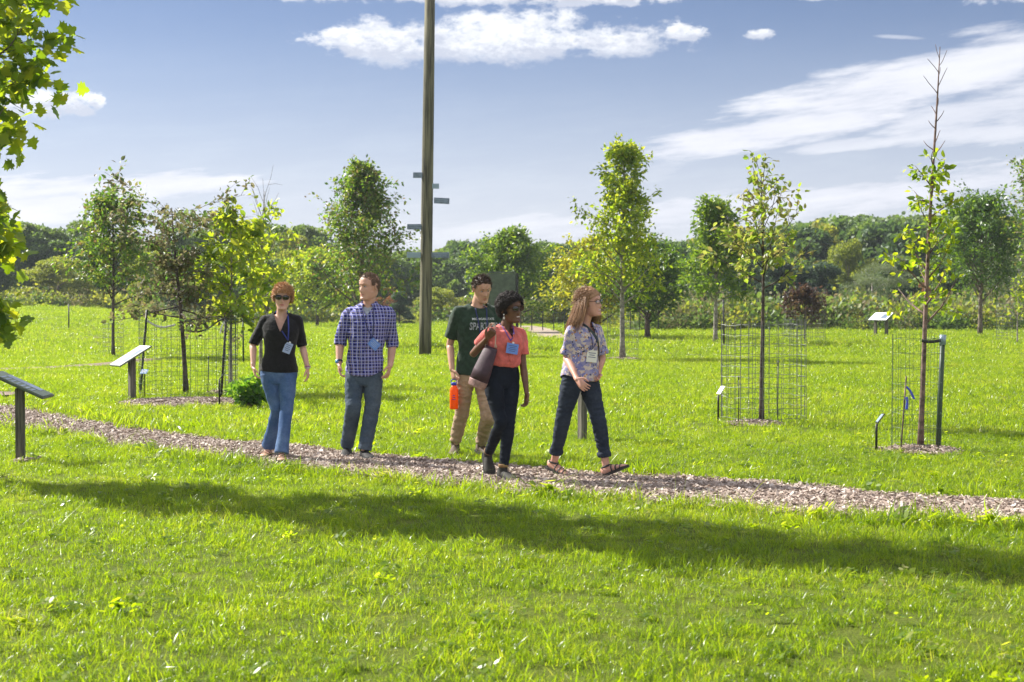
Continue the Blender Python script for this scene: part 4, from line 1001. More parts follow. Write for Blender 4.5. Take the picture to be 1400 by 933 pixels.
def head(mb, c, f, l, u, k=1.0, fem=False, jaw=1.0, mouth_open=0.0):
    """dense head surface: horizontal sections with a face pressed into them"""
    rows = [(-.118,.026,.030,.046),(-.110,.040,.050,.040),(-.095,.050,.072,.020),(-.075,.058,.082,.006),(-.050,.064,.086,.002),(-.025,.069,.089,-.001),(0,.073,.092,-.004),(.025,.0755,.095,-.006),(.050,.076,.095,-.008),(.075,.070,.088,-.010),(.095,.056,.072,-.012),(.108,.038,.050,-.012),(.116,.018,.024,-.012)]
    A = spline(np.array(rows), 72); n = 72; Vs = []; Fs = []
    def g(x, z, cx, cz, sx_, sz): return math.exp(-((x-cx)/sx_)**2-((z-cz)/sz)**2)
    for z, w_, d_, sh in A:
        if z < -.04: w_ *= jaw
        for j in range(n):
            a = 2*PI*j/n; ca, sa = math.cos(a), math.sin(a)
            e = .92; x = w_*math.copysign(abs(ca)**e, ca); y = sh+d_*math.copysign(abs(sa)**e, sa); dy = 0.0
            if sa > 0:
                ax_ = abs(x)
                dy += .020*g(x, z, 0, -.034, .0105, .014)+.012*g(x, z, 0, -.016, .009, .016)+.006*g(ax_, z, .012, -.038, .007, .008)
                dy -= .0125*g(ax_, z, .031, .006, .017, .013); dy += .006*g(ax_, z, .028, .028, .022, .009)
                dy += .004*g(ax_, z, .045, -.022, .016, .016)
                dy += .0065*g(x, z, 0, -.060, .021, .0055)+.0065*g(x, z, 0, -.073, .018, .0055)-.0055*g(x, z, 0, -.0665, .024, .0026)
                dy -= .004*g(x, z, 0, -.084, .02, .006); dy += .006*g(x, z, 0, -.102, .020, .012)
            Vs.append(c+(l*x+f*(y+dy)+u*z)*k)
    m_ = len(A)
    for i in range(m_-1):
        for j in range(n): j2 = (j+1) % n; Fs.append((i*n+j, i*n+j2, (i+1)*n+j2, (i+1)*n+j))
    Fs.append(tuple(range(n-1, -1, -1))); Fs.append(tuple((m_-1)*n+j for j in range(n)))
    mb.add(Vs, Fs)
    for s_ in (-1, 1):   # ears: rim and lobe
        e = c+(l*s_*.0745-f*.008+u*.0)*k
        pts = [e+(f*(.012*math.cos(a)-.004)+u*(.030*math.sin(a))+l*s_*(.006+.007*abs(math.cos(a/2+.4))))*k for a in np.linspace(-2.2, 2.6, 12)]
        mb.tube(pts, .0062*k, n=8, cap='round')
        mb.tube([e+l*s_*.001*k+u*.016*k, e+l*s_*.004*k-u*.02*k], [.011*k, .009*k], [.006*k, .005*k], n=10, ref=f, cap='round')
def frame(yaw, pitch=0, roll=0):
    """face direction yaw (0 = towards the camera, + = towards photo right), pitch + = looking down"""
    f = Vector((math.sin(yaw)*math.cos(pitch), -math.cos(yaw)*math.cos(pitch), -math.sin(pitch))); l = Vector((math.cos(yaw), math.sin(yaw), 0))
    u = l.cross(f)*-1 if l.cross(f).z < 0 else l.cross(f)
    if roll: q = Quaternion(f, roll); l = q@l; u = q@u
    return f.normalized(), l.normalized(), u.normalized()
def ellipsoid(mb, c, axes, radii, n=24, m=14, fn=None):
    Vs = []; Fs = []
    for i in range(m+1):
        th = PI*i/m
        for j in range(n):
            a = 2*PI*j/n; q = Vector((math.sin(th)*math.cos(a), math.sin(th)*math.sin(a), math.cos(th)))
            s_ = fn(q) if fn else 1
            Vs.append(c+(axes[0]*q.x*radii[0]+axes[1]*q.y*radii[1]+axes[2]*q.z*radii[2])*s_)
    for i in range(m):
        for j in range(n): j2 = (j+1) % n; Fs.append((i*n+j, (i+1)*n+j, (i+1)*n+j2, i*n+j2))
    mb.add(Vs, Fs)
def foot(mb, ankle, d, down, k=1.0, grow=0.0, toe=1.0):
    """foot volume from the ankle: d = towards the toes, down = towards the sole"""
    s_ = d.cross(down).normalized(); 
    rows = [(-.055,.020,.028,.030),(-.040,.030,.040,.040),(-.01,.032,.044,.044),(.03,.034,.040,.048),(.07,.038,.033,.055),(.11,.043,.025,.062),(.15,.044,.019,.067),(.178,.038,.015,.071),(.195,.022,.010,.075)]
    pts = [ankle+(d*a+down*c)*k for a, w_, h, c in rows]
    A = spline(np.column_stack([np.array([tuple(p) for p in pts]), [r[1]*k+grow for r in rows], [r[2]*k+grow for r in rows]]), 24)
    mb.tube([Vector(q[:3]) for q in A], list(A[:, 3]), list(A[:, 4]), n=20, ref=s_, cap='round')
def sole(mb, ankle, d, down, k=1.0, th=.022, grow=.004, flex=0.0, drop=.088):
    """outline of a foot sole extruded; bends at the ball by flex"""
    s_ = d.cross(down).normalized(); out = [(-.075,.018),(-.066,.032),(-.03,.038),(.02,.036),(.06,.038),(.10,.046),(.14,.050),(.175,.046),(.20,.034),(.212,.016)]
    Vs = []; Fs = []; n = len(out)
    for a, w_ in out:
        lift = flex*max(0, a-.11)
        for y in (-1, 1):
            for z in (0, 1): Vs.append(ankle+(d*a+down*(drop-z*th-lift))*k+s_*y*(w_*k+grow))
    for i in range(n-1):
        b = i*4; q = b+4
        Fs += [(b, b+2, q+2, q), (b+1, q+1, q+3, b+3), (b, q, q+1, b+1), (b+2, b+3, q+3, q+2)]
    Fs += [(0, 1, 3, 2), ((n-1)*4, (n-1)*4+2, (n-1)*4+3, (n-1)*4+1)]
    mb.add(Vs, Fs)
def wrinkle(p, s1=9, a1=.006, s2=28, a2=.0025, st=(1, 1, 2.2)):
    q = Vector((p.x*st[0], p.y*st[1], p.z*st[2]))
    r = 1-abs(noise.noise(q*s1))*2
    return a1*(r-.45)+a2*noise.noise(q*s2+Vector((7, 3, 1)))
def child(fig, name, me, parent=None, label=None):
    o = link(name, me, parent or fig.root)
    if label: o['label'] = label
    return o
def mbchild(fig, name, mb, mats, parent=None, label=None, smooth=True):
    return child(fig, name, mesh_from(name, mb.V, mb.F, mats, mb.M, smooth), parent, label)
def finish_body(fig, mats, mouth=None, hf=None, voxel=.0042):
    me = remesh(fig.body.V, fig.body.F, voxel, mats, 2, .5)
    if len(me.materials) < 2:
        me.materials.clear(); [me.materials.append(m_) for m_ in mats]
    if mouth is not None:
        c, l, u, f = mouth; idx = np.zeros(len(me.polygons), np.int32)
        for i, pl in enumerate(me.polygons):
            q = pl.center-c
            if abs(q.dot(l)) < .024 and abs(q.dot(u)) < .011*(1-abs(q.dot(l))/.034) and q.dot(f) > -.02: idx[i] = 1
        me.polygons.foreach_set('material_index', idx)
    me.polygons.foreach_set('use_smooth', [True]*len(me.polygons)); me.name = 'person'
    o = link('person', me, None, fig.o); tag(o, fig.label, 'person'); fig.root = o; return o
def garment(fig, name, mb, m, voxel=.0065, it=3, wr=None, cuts=None, label=None, fac=.5):
    me = remesh(mb.V, mb.F, voxel, [m], it, fac)
    if not me.materials: me.materials.append(m)
    displace(me, wr or wrinkle)
    if cuts: cut(me, cuts)
    me.polygons.foreach_set('use_smooth', [True]*len(me.polygons)); me.name = name
    return child(fig, name, me, None, label)
def bvh_of(o):
    me = o.data; return BVHTree.FromPolygons([v.co.copy() for v in me.vertices], [tuple(p.vertices) for p in me.polygons])
def seen(fig, bvh, px, py, off=.012):
    """spot on a garment at a column and row of the photo"""
    e = EYE-fig.o; d = ray(px, py).normalized(); h = bvh.ray_cast(e, d, 60)
    return (h[0]+h[1]*off) if h[0] is not None else fig.p(px, py, -.12)
def drape(bvh, pts, d, off=.006):
    out = []
    for p in pts:
        h = bvh.ray_cast(Vector(p)-d*.6, d, 1.3); out.append((h[0]-d*off) if h[0] is not None else Vector(p))
    return out
def ribbon(mb, pts, w_, th, ref):
    mb.tube(pts, w_/2, th/2, n=6, ref=ref)
def lanyard(fig, shirt, neck, tip, m, wd=.012, side=.055, vside=None):
    bv = bvh_of(shirt); q = MB(); d = -fig.f
    for s_ in (-1, 1):
        a = neck+fig.l*s_*side+fig.up*.03-fig.f*.0; pts = []
        for t_ in np.linspace(0, 1, 16):
            pts.append(a*(1-t_)+tip*t_+fig.l*s_*.012*math.sin(t_*PI))
        pr = []
        for i, p_ in enumerate(drape(bv, pts, d, .008)):
            # never jump: keep close to the front of the neck where the shirt is absent
            pr.append(p_)
        ok = [p_ for p_ in pr]
        q.tube(spline([tuple(v) for v in ok], 30), wd/2, .0018, n=6, ref=fig.l)
    back = [neck+fig.l*side*math.cos(a)-fig.f*(.055*math.sin(a)-.0)+fig.up*.035 for a in np.linspace(0, PI, 12)]
    q.tube(back, wd/2, .002, n=6, ref=(0, 0, 1))
    return mbchild(fig, 'lanyard', q, [m])
def badge(fig, c, w_, h, roll, m_face, f=None, lines=4, mdark=None, name='name_badge'):
    f = f or fig.f; l = Vector((-f.y, f.x, 0)).normalized(); l = l if l.dot(fig.l) > 0 else -l; u = Vector((0, 0, 1))
    Rq = Quaternion(f, roll); rot = Matrix((Rq@l, Rq@(-f), Rq@u)).transposed()
    q = MB(); q.box(c, (w_, .003, h), rot, bev=.0012); b = mbchild(fig, name, q, [m_face], smooth=False)
    if lines:
        q = MB()
        for k_ in range(lines): q.box(c+rot@Vector((0, -.0022, h*(.27-.17*k_))), (w_*(.7 if k_ % 2 == 0 else .5), .0008, h*.055), rot)
        mbchild(fig, 'print', q, [mdark], b, smooth=False)
    q = MB(); q.box(c+rot@Vector((0, -.001, h*.5+.006)), (.018, .005, .014), rot, bev=.002); mbchild(fig, 'clip', q, [M['white']], b, smooth=False)
    return b
def trousers(fig, name, pel, hips, knees, ankles, rad, m, top=.10, wr=None, fem=False, cuff=0, grow=.012, crotch=.035, kneeflat=1, label=None):
    mb = MB(); neck = pel+(fig.neck-pel)
    pts, ra, rb = fig.torso_secs(pel, fig.neck, fem, grow=grow, t0=-.17, t1=top, n=9)
    mb.tube(pts, ra, rb, n=40, ref=fig.l, cap='flat')
    for h, k_, a, sgn in zip(hips, knees, ankles, (-1, 1)):
        h2 = h+fig.l*sgn*.004
        limb(mb, [h2+(h-k_)*.02, h2+(k_-h)*.33, h2+(k_-h)*.75, k_, k_+(a-k_)*.3, k_+(a-k_)*.72, a], [rad[0], rad[1], rad[2]*1.05, rad[2], rad[3], rad[4], rad[5]], n=26, cap='flat', steps=34)
        if cuff:
            d = (a-k_).normalized(); mb.tube([a-d*cuff, a-d*cuff*.9, a-d*.003, a+d*.001], [rad[5]*1.02, rad[5]*1.13, rad[5]*1.13, rad[5]*1.04], n=26)
    return garment(fig, name, mb, m, wr=wr, label=label)
def leg_body(fig, hips, knees, ankles, r_=(.072, .050, .036)):
    for h, k_, a in zip(hips, knees, ankles):
        limb(fig.body, [h, h+(k_-h)*.33, h+(k_-h)*.75, k_, k_+(a-k_)*.3, k_+(a-k_)*.72, a], [.055, .052, .040, .036, .036, r_[2]*.98, r_[2]*.92], n=20, steps=34)
def trap(fig, mb, sh, grow=0.0):
    """shoulder slope from the side of the neck to the point of the shoulder"""
    nk = fig.neck; s_ = 1 if (sh-nk).dot(fig.l) > 0 else -1
    limb(mb, [nk+fig.l*s_*.015-fig.up*.045, nk+fig.l*s_*.055-fig.up*.030, sh-fig.l*s_*.050-fig.up*.012, sh-fig.up*.014-fig.l*s_*.010, sh-fig.up*.055+fig.l*s_*.002], [.050+grow, .044+grow, .040+grow, .039+grow, .040+grow], n=22, steps=20)
def arm_body(fig, sh, el, wr_, r_=(.044, .034, .023)):
    trap(fig, fig.body, sh-fig.up*.006, -.008)
    limb(fig.body, [sh+(el-sh)*.13, sh+(el-sh)*.42, el, el+(wr_-el)*.25, el+(wr_-el)*.7, wr_], [r_[0]*.86, r_[0]*.93, r_[1], r_[1]*1.05, r_[2]*1.2, r_[2]], n=18)
def sleeve(mb, sh, el, wr_, frac, r0, r1, out=None):
    """sleeve from the shoulder along the arm; frac in arm segments (1 = elbow, 2 = wrist)"""
    trap(FIG[0], mb, sh, .016)
    path = [sh, sh+(el-sh)*.5, el, el+(wr_-el)*.5, wr_]; P_ = spline([tuple(q) for q in path], 41)
    n = int(frac/2*40)+1; pts = [Vector(q) for q in P_[:n]]; rs = list(np.linspace(r0, r1, n))
    rs = [min(r_, .052+.35*(a-pts[0]).length) if i < n-1 else r_ for i, (r_, a) in enumerate(zip(rs, pts))] if r0 > .052 else rs
    mb.tube(pts, rs, n=26, cap='flat'); ellipsoid(mb, sh+(el-sh).normalized()*.024, (Vector((1,0,0)), Vector((0,1,0)), Vector((0,0,1))), (min(r0, .060),)*3, 20, 12); return pts[-1], (pts[-1]-pts[-3]).normalized()
def strands(fig, name, roots, paths_fn, n_seg, w_, m, parent=None):
    q = MB()
    for i, r_ in enumerate(roots):
        pts = paths_fn(i, r_); k_ = len(pts)
        q.tube(pts, [w_*(1-.75*j/(k_-1)) for j in range(k_)], n=4)
    return mbchild(fig, name, q, [m], parent)
def eyes(fig, c, f, l, u, k=1.0, iris=(.05, .03, .02), brow=(.08, .05, .03), look=0.0):
    white = mat('eye_white', (.36, .33, .31), .4); ir = mat('eye_iris', iris, .2)
    for s_ in (-1, 1):
        q = MB(); ec = c+(l*s_*.031+u*.006+f*.0745)*k
        ellipsoid(q, ec, (l, f, u), (.0125*k, .0085*k, .0045*k), 14, 8); o = mbchild(fig, 'eye', q, [white])
        q = MB(); ellipsoid(q, ec+f*.0062*k+l*look*k, (l, f, u), (.0052*k, .004*k, .0052*k), 10, 6); mbchild(fig, 'iris', q, [ir], o)
        q = MB(); q.tube([c+(l*s_*(.014+.034*t_)+u*(.026+.006*math.sin(t_*2.4))+f*(.0885-.020*t_*t_))*k for t_ in np.linspace(0, 1, 7)], [.002, .0036, .0038, .0036, .003, .0024, .0014], n=6, cap='round')
        mbchild(fig, 'eyebrow', q, [mat('brow', brow, .9)])
def glasses(fig, c, f, l, u, m_frame, m_lens, k=1.0, w_=.029, h=.021, thick=.0028, solid=True, square=1.7):
    q = MB(); z0 = .004; lens = []
    fr = thing_dummy = None
    for s_ in (-1, 1):
        cc = c+(l*s_*.0335+u*z0+f*.099)*k; ring = []
        for a in np.linspace(0, 2*PI, 25):
            x = math.copysign(abs(math.cos(a))**(2/2.6), math.cos(a))*w_; z = math.copysign(abs(math.sin(a))**(2/2.6), math.sin(a))*h
            ring.append(cc+(l*x+u*z-f*(abs((s_*x+.0335))*.18-.004))*k)
        q.tube(ring, thick*k, n=6); lens.append((cc, ring))
        e = cc+(l*s_*w_*1.02+u*.006-f*.010)*k
        q.tube([e, e-f*.02*k+l*s_*.004*k, c+(l*s_*.080+u*.012-f*.005)*k, c+(l*s_*.078-u*.006-f*.022)*k], [thick*k]*4, n=6)
    q.tube([c+(l*-.007+u*.008+f*.101)*k, c+(u*.011+f*.104)*k, c+(l*.007+u*.008+f*.101)*k], thick*.9*k, n=6)
    o = mbchild(fig, 'glasses' if not solid else 'sunglasses', q, [m_frame])
    for cc, ring in lens:
        q = MB(); q.add([cc+f*.001]+ring[:-1], [(0, 1+i, 1+(i+1) % 24) for i in range(24)]); q.add([cc-f*.002]+[v-f*.003 for v in ring[:-1]], [(0, 1+(i+1) % 24, 1+i) for i in range(24)])
        mbchild(fig, 'lens', q, [m_lens], o)
    return o
def hair_cap(fig, c, f, l, u, m, thick=.012, front=.052, side=.0, back=-.07, k=1.0, rough=.006, ns=60, name='hair', temple=.03, voxel=.0045, nape=.0):
    """cap of hair: the scalp part of the head pushed outwards"""
    mb = MB(); n = 56; rows = 34; Vs = []; Fs = []
    R_ = (.0765, .0955, .1)
    for i in range(rows+1):
        th = PI*.86*i/rows
        for j in range(n):
            a = 2*PI*j/n; x, y, z = math.sin(th)*math.cos(a), math.sin(th)*math.sin(a), math.cos(th)
            Vs.append(c+(l*x*(R_[0]+thick)+f*(y*(R_[1]+thick)-.007)+u*(.018+z*(R_[2]+thick)))*k)
    for i in range(rows):
        for j in range(n): j2 = (j+1) % n; Fs.append((i*n+j, (i+1)*n+j, (i+1)*n+j2, i*n+j2))
    Fs.append(tuple(range(n))); Fs.append(tuple(rows*n+j for j in range(n-1, -1, -1)))
    mb.add(Vs, Fs); me = remesh(mb.V, mb.F, voxel, [m], 1)
    if not me.materials: me.materials.append(m)
    displace(me, lambda p: rough*noise.noise(p*ns)+rough*.6*noise.noise(p*ns*2.3))
    def kill(p):
        q = (p-c)/k; x, y, z = abs(q.dot(l)), q.dot(f), q.dot(u)
        zl = front+.35*max(0, x-.02)*0 if y > .035 else (side if y > -.01 else back+(side-back)*max(0, min(1, (y+.06)/.05)))
        if y > .035: zl = front-.55*max(0, x-temple)
        nz_ = .006*noise.noise(p*80)
        return z < zl+nz_
    cut(me, kill)
    me.name = name; me.polygons.foreach_set('use_smooth', [True]*len(me.polygons)); return child(fig, name, me)
def hair_mat(name, c1, c2, rough=.5):
    return leaf_mat(name, [c1, c2, tuple(x*.6 for x in c1), c2], [c2, c2], .12, rough, .4)
def tufts(fig, cap, c, m, n, ln, wd, up_dir, seed, parent, rand=.6, flow=None, arc=0):
    """short locks growing from the surface of the hair cap"""
    me = cap.data; rg = np.random.default_rng(seed); k_ = len(me.polygons); q = MB()
    for i in rg.integers(0, k_, n):
        pl = me.polygons[int(i)]; p_ = pl.center.copy(); nn = pl.normal.copy()
        d = nn*.5+up_dir+Vector(rg.normal(size=3))*rand*.5
        if flow is not None: d += flow
        d.normalize(); L = ln*rg.uniform(.6, 1.3)
        q.tube([p_-nn*.004, p_+d*L*.5+nn*.003, p_+d*L-nn*.002+Vector((0, 0, -arc*L))], [wd, wd*.8, wd*.15], [wd*.6, wd*.5, wd*.1], n=5)
    return mbchild(fig, 'locks', q, [m], parent)

def common_pose(fig, pel, neck, hd, hdir, hips=.088, neck_r=.052):
    fig.pel, fig.neck = pel, neck
    fig.hf, fig.hl, fig.hu = hdir; fig.hc = hd

# ------------------------------------------------ cloth materials
def plaid_mat():
    m = bpy.data.materials.new('plaid_shirt'); m.use_nodes = True; t = NT(m.node_tree); p = t.n['Principled BSDF']; p.inputs['Roughness'].default_value = .85; p.inputs['Specular IOR Level'].default_value = .2
    s_ = t.new('ShaderNodeSeparateXYZ'); co = t.new('ShaderNodeTexCoord').outputs['Object']; t.put(s_.inputs[0], co)
    wv = t.noise(co, 5, 2); off = t.m('MULTIPLY', wv, .02)
    def st(v, per, ph, wd):
        fr = t.m('FRACT', t.m('ADD', t.m('DIVIDE', t.m('ADD', v, off), per), ph)); return t.m('MULTIPLY', t.m('GREATER_THAN', fr, .5-wd/2), t.m('LESS_THAN', fr, .5+wd/2))
    x = t.m('ADD', s_.outputs[0], t.m('MULTIPLY', s_.outputs[1], .55)); z = s_.outputs[2]
    per = .034
    dk = t.m('MULTIPLY', t.m('ADD', st(x, per, .0, .42), st(z, per, .0, .42)), .5)
    wl = t.m('MAXIMUM', st(x, per, .45, .17), st(z, per, .45, .15)); yl = t.m('MAXIMUM', st(x, per*2, .18, .05), st(z, per*2, .18, .05))
    c = t.mix(dk, (.085, .095, .42, 1), (.012, .014, .07, 1)); c = t.mix(t.m('MULTIPLY', wl, .7), c, (.50, .50, .62, 1)); c = t.mix(t.m('MULTIPLY', yl, .5), c, (.42, .36, .22, 1))
    t.put(p.inputs['Base Color'], c); return m
def floral_mat():
    m = bpy.data.materials.new('floral_blouse'); m.use_nodes = True; t = NT(m.node_tree); p = t.n['Principled BSDF']; p.inputs['Roughness'].default_value = .8; p.inputs['Specular IOR Level'].default_value = .25
    co = t.new('ShaderNodeTexCoord').outputs['Object']
    def vor(s_, seed):
        mp = t.new('ShaderNodeMapping'); mp.inputs['Location'].default_value = (seed, seed*.7, 0); t.put(mp.inputs[0], co)
        nz = t.noise(mp.outputs[0], 30, 2, .5, 1); ad = t.new('ShaderNodeVectorMath', operation='MULTIPLY_ADD'); t.put(ad.inputs[0], nz); ad.inputs[1].default_value = (.03, .03, .03); t.put(ad.inputs[2], mp.outputs[0])
        v = t.new('ShaderNodeTexVoronoi'); v.inputs['Scale'].default_value = s_; t.put(v.inputs['Vector'], ad.outputs[0]); sc_ = t.new('ShaderNodeSeparateColor'); t.put(sc_.inputs[0], v.outputs['Color'])
        return v.outputs['Distance'], sc_.outputs
    d1, c1 = vor(34, 0); d2, c2 = vor(52, 3.3)
    base = t.mix(c1[0], (.36, .32, .42, 1), (.17, .18, .40, 1))
    base = t.mix(t.m('GREATER_THAN', c1[1], .62), base, (.55, .47, .42, 1))
    c = t.mix(t.m('MULTIPLY', t.m('LESS_THAN', d2, .42), t.m('GREATER_THAN', c2[0], .76)), base, (.46, .22, .07, 1))
    c = t.mix(t.m('MULTIPLY', t.m('LESS_THAN', d2, .40), t.m('LESS_THAN', c2[1], .20)), c, (.04, .05, .10, 1))
    c = t.mix(t.m('MULTIPLY', t.m('LESS_THAN', d2, .28), t.m('GREATER_THAN', c2[2], .8)), c, (.65, .62, .6, 1))
    t.put(p.inputs['Base Color'], c); return m
def denim(name, c, fade):
    m = bpy.data.materials.new(name); m.use_nodes = True; t = NT(m.node_tree); p = t.n['Principled BSDF']; p.inputs['Roughness'].default_value = .85; p.inputs['Specular IOR Level'].default_value = .2
    co = t.new('ShaderNodeTexCoord').outputs['Object']
    cc = t.mix(t.ss(t.noise(co, 4, 5, .6), .35, .75), (*c, 1), (*fade, 1)); cc = t.mix(t.m('MULTIPLY', t.ss(t.noise(co, 60, 6, .7), .4, .6), .3), cc, tuple(x*.6 for x in c)+(1,))
    t.put(p.inputs['Base Color'], cc); b = t.new('ShaderNodeBump'); b.inputs['Strength'].default_value = .4; b.inputs['Distance'].default_value = .006
    t.put(b.inputs['Height'], t.noise(co, 24, 6, .7)); t.put(p.inputs['Normal'], b.outputs[0]); return m
C_ = dict(black=cloth('black_knit', (.008, .008, .009), rough=.9), jeans=denim('blue_denim', (.045, .095, .22), (.12, .19, .33)), greyjeans=denim('grey_blue_denim', (.05, .075, .11), (.11, .14, .17)),
          navy=denim('dark_navy_cloth', (.006, .009, .016), (.012, .017, .03)), navy2=denim('navy_chino', (.02, .028, .045), (.035, .045, .065)), khaki=cloth('khaki_twill', (.36, .25, .155), amt=.07), green=cloth('dark_green_jersey', (.022, .045, .026)),
          coral=cloth('coral_crepe', (.60, .135, .115), amt=.12), plaid=plaid_mat(), floral=floral_mat(), greyT=cloth('grey_undershirt', (.42, .45, .52)))
M['shoe_black'] = mat('shoe_black', (.010, .010, .011), .8, noise_s=30); M['sole_dark'] = mat('sole_dark', (.03, .028, .026), .8); M['sole_grey'] = mat('sole_grey', (.22, .21, .20), .7)
M['shoe_tan'] = mat('hiking_suede', (.22, .13, .055), .85, noise_s=30); M['shoe_brown'] = mat('boot_brown', (.085, .055, .035), .75, noise_s=30); M['shoe_greyblack'] = mat('shoe_mesh', (.022, .020, .016), .8, noise_s=50)
M['lan_blue'] = mat('lanyard_blue', (.02, .04, .30), .6); M['lan_navy'] = mat('lanyard_navy', (.012, .02, .12), .6); M['badge_blue'] = mat('badge_blue', (.12, .24, .62), .35); M['badge_pale'] = mat('badge_pale', (.34, .42, .62), .3)
M['badge_white'] = mat('badge_white', (.68, .68, .60), .35); M['ink'] = mat('badge_ink', (.06, .08, .2), .6)
M['glass_frame'] = mat('frame_dark', (.02, .015, .015), .25); M['lens_dark'] = mat('lens_dark', (.012, .009, .009), .06, spec=.7)
lc = bpy.data.materials.new('lens_clear'); lc.use_nodes = True; _t = NT(lc.node_tree); _g = _t.new('ShaderNodeBsdfGlossy'); _g.inputs['Roughness'].default_value = .05; _tr = _t.new('ShaderNodeBsdfTransparent'); _mx = _t.new('ShaderNodeMixShader'); _mx.inputs[0].default_value = .12
_t.l.new(_tr.outputs[0], _mx.inputs[1]); _t.l.new(_g.outputs[0], _mx.inputs[2]); _t.l.new(_mx.outputs[0], _t.n['Material Output'].inputs[0]); M['lens_clear'] = lc
SKIN = dict(A=skin_mat('skin_fair', (.52, .30, .22), (.60, .36, .27), (.42, .14, .12)), B=skin_mat('skin_light', (.50, .28, .20), (.58, .34, .25), (.42, .17, .14)),
            C=skin_mat('skin_tan', (.46, .26, .17), (.56, .33, .23), (.38, .15, .12)), D=skin_mat('skin_brown', (.115, .052, .028), (.16, .075, .042), (.20, .07, .06)), E=skin_mat('skin_rosy', (.50, .26, .19), (.60, .33, .25), (.45, .13, .12)))

def shoe(fig, ankle, d, down, k, mu, ms, sock=None, high=0, flex=0, grow=.008):
    mb = MB(); foot(mb, ankle, d, down, k, grow)
    mb.tube([ankle+down*.055*k, ankle+down*.0*k-d*.004, ankle-down*high], [.040*k+grow*.6, .040*k+grow*.5, .040*k+grow*.4], [.046*k, .043*k, .041*k], n=20, ref=d.cross(down))
    me = remesh(mb.V, mb.F, .0045, [mu], 2)
    if not me.materials: me.materials.append(mu)
    me.name = 'shoe'; o = child(fig, 'shoe', me)
    mb = MB(); sole(mb, ankle, d, down, k, .024, grow+.001, flex); mbchild(fig, 'sole', mb, [ms], o, smooth=False)
    if high:
        mb = MB(); mb.tube([ankle-down*(high-.022), ankle-down*(high-.004), ankle-down*(high+.006)], [.040*k+grow*.6, .040*k+grow*.9, .038*k+grow*.5], [.045*k, .046*k, .042*k], n=20, ref=d.cross(down)); mbchild(fig, 'ankle_collar', mb, [M['shoe_tan']], o)
    mb = MB(); s_ = d.cross(down).normalized()
    for j in range(4):
        c = ankle+d*(.028+.026*j)*k+down*(.014+.010*j)*k; w_ = .022*k
        mb.tube([c-s_*w_+down*.006, c-down*(.010), c+s_*w_+down*.006], .0028, n=5)
    mbchild(fig, 'laces', mb, [M['sole_grey'] if mu is not M['shoe_black'] else M['shoe_black']], o)
    return o
def sandal(fig, ankle, d, down, k, mu, flex=0, ankle_strap=True):
    mb = MB(); sole(mb, ankle, d, down, k, .024, .004, flex, .098); o = mbchild(fig, 'sandal', mb, [M['sole_dark']], smooth=False)
    s_ = d.cross(down).normalized()
    for a, h, w_, wd in ((.10, .034, .054, .016), (.145, .044, .054, .012), (.055, .018, .046, .014)):
        c = ankle+d*a*k; mb = MB(); pts = [c+down*.078*k-s_*w_*k, c+down*(h+.02)*k-s_*w_*.9*k, c+down*(h-.006)*k, c+down*(h+.02)*k+s_*w_*.9*k, c+down*.078*k+s_*w_*k]
        mb.tube(spline([tuple(q) for q in pts], 14), wd*k/2, .0022, n=6, ref=d); mbchild(fig, 'strap', mb, [mu], o)
    if ankle_strap:
        mb = MB(); pts = [ankle+down*.012*k+(d*math.cos(a)*.050+s_*math.sin(a)*.043)*k-d*.004 for a in np.linspace(0, 2*PI, 22)]
        mb.tube(pts, .009*k, .0022, n=6, ref=down); mbchild(fig, 'strap', mb, [mu], o)
        mb = MB(); pts = [ankle+down*.085*k-d*.05*k-s_*.03*k, ankle+down*.04*k-d*.056*k, ankle+down*.012*k-d*.050*k]; mb.tube(pts, .008, .0022, n=6, ref=s_); mbchild(fig, 'strap', mb, [mu], o)
    return o
def toes(mb, ankle, d, down, k):
    s_ = d.cross(down).normalized()
    for i, (o_, a, r_) in enumerate(((-.026, .185, .0115), (-.009, .190, .0095), (.006, .184, .009), (.020, .176, .0085), (.032, .164, .008))):
        c = ankle+(d*a+s_*o_+down*.075)*k; mb.tube([c-d*.03*k, c, c+d*.014*k], [r_*k, r_*k, r_*.85*k], n=10, cap='round')
def fdir(yaw, pitch=0.0):
    """foot directions: yaw as for faces, pitch + = toes up"""
    d = Vector((math.sin(yaw)*math.cos(pitch), -math.cos(yaw)*math.cos(pitch), math.sin(pitch))).normalized()
    side = Vector((math.cos(yaw), math.sin(yaw), 0)); down = d.cross(side); down = down if down.z < 0 else -down
    return d, down.normalized()
def collar(fig, name, neck, m, r0=.060, r1=.074, h=.038, open_=R(38), up=.02, parent=None, lean=0.0):
    """folded shirt collar, open at the front"""
    mb = MB(); n = 30; Vs = []
    for i in range(n+1):
        a = open_+(2*PI-2*open_)*i/n; d = fig.f*math.cos(a)+fig.l*math.sin(a); fr = max(0, math.cos(a)); e = .9+.35*fr
        top = neck+d*r0+fig.up*(up+.012-.030*fr); out = neck+d*(r1+.004)+fig.up*(up+.004-.030*fr); bot = neck+d*(r1+.016+.012*fr)+fig.up*(up-h*e-.026*fr)
        Vs += [top, out, bot, bot-d*.004, out-d*.006, top-d*.003-fig.up*.02]
    Fs = []
    for i in range(n):
        for j in range(6): j2 = (j+1) % 6; Fs.append((i*6+j, i*6+j2, (i+1)*6+j2, (i+1)*6+j))
    Fs += [(5, 4, 3, 2, 1, 0), tuple(n*6+j for j in range(6))]
    mb.add(Vs, Fs); return mbchild(fig, name, mb, [m], parent)
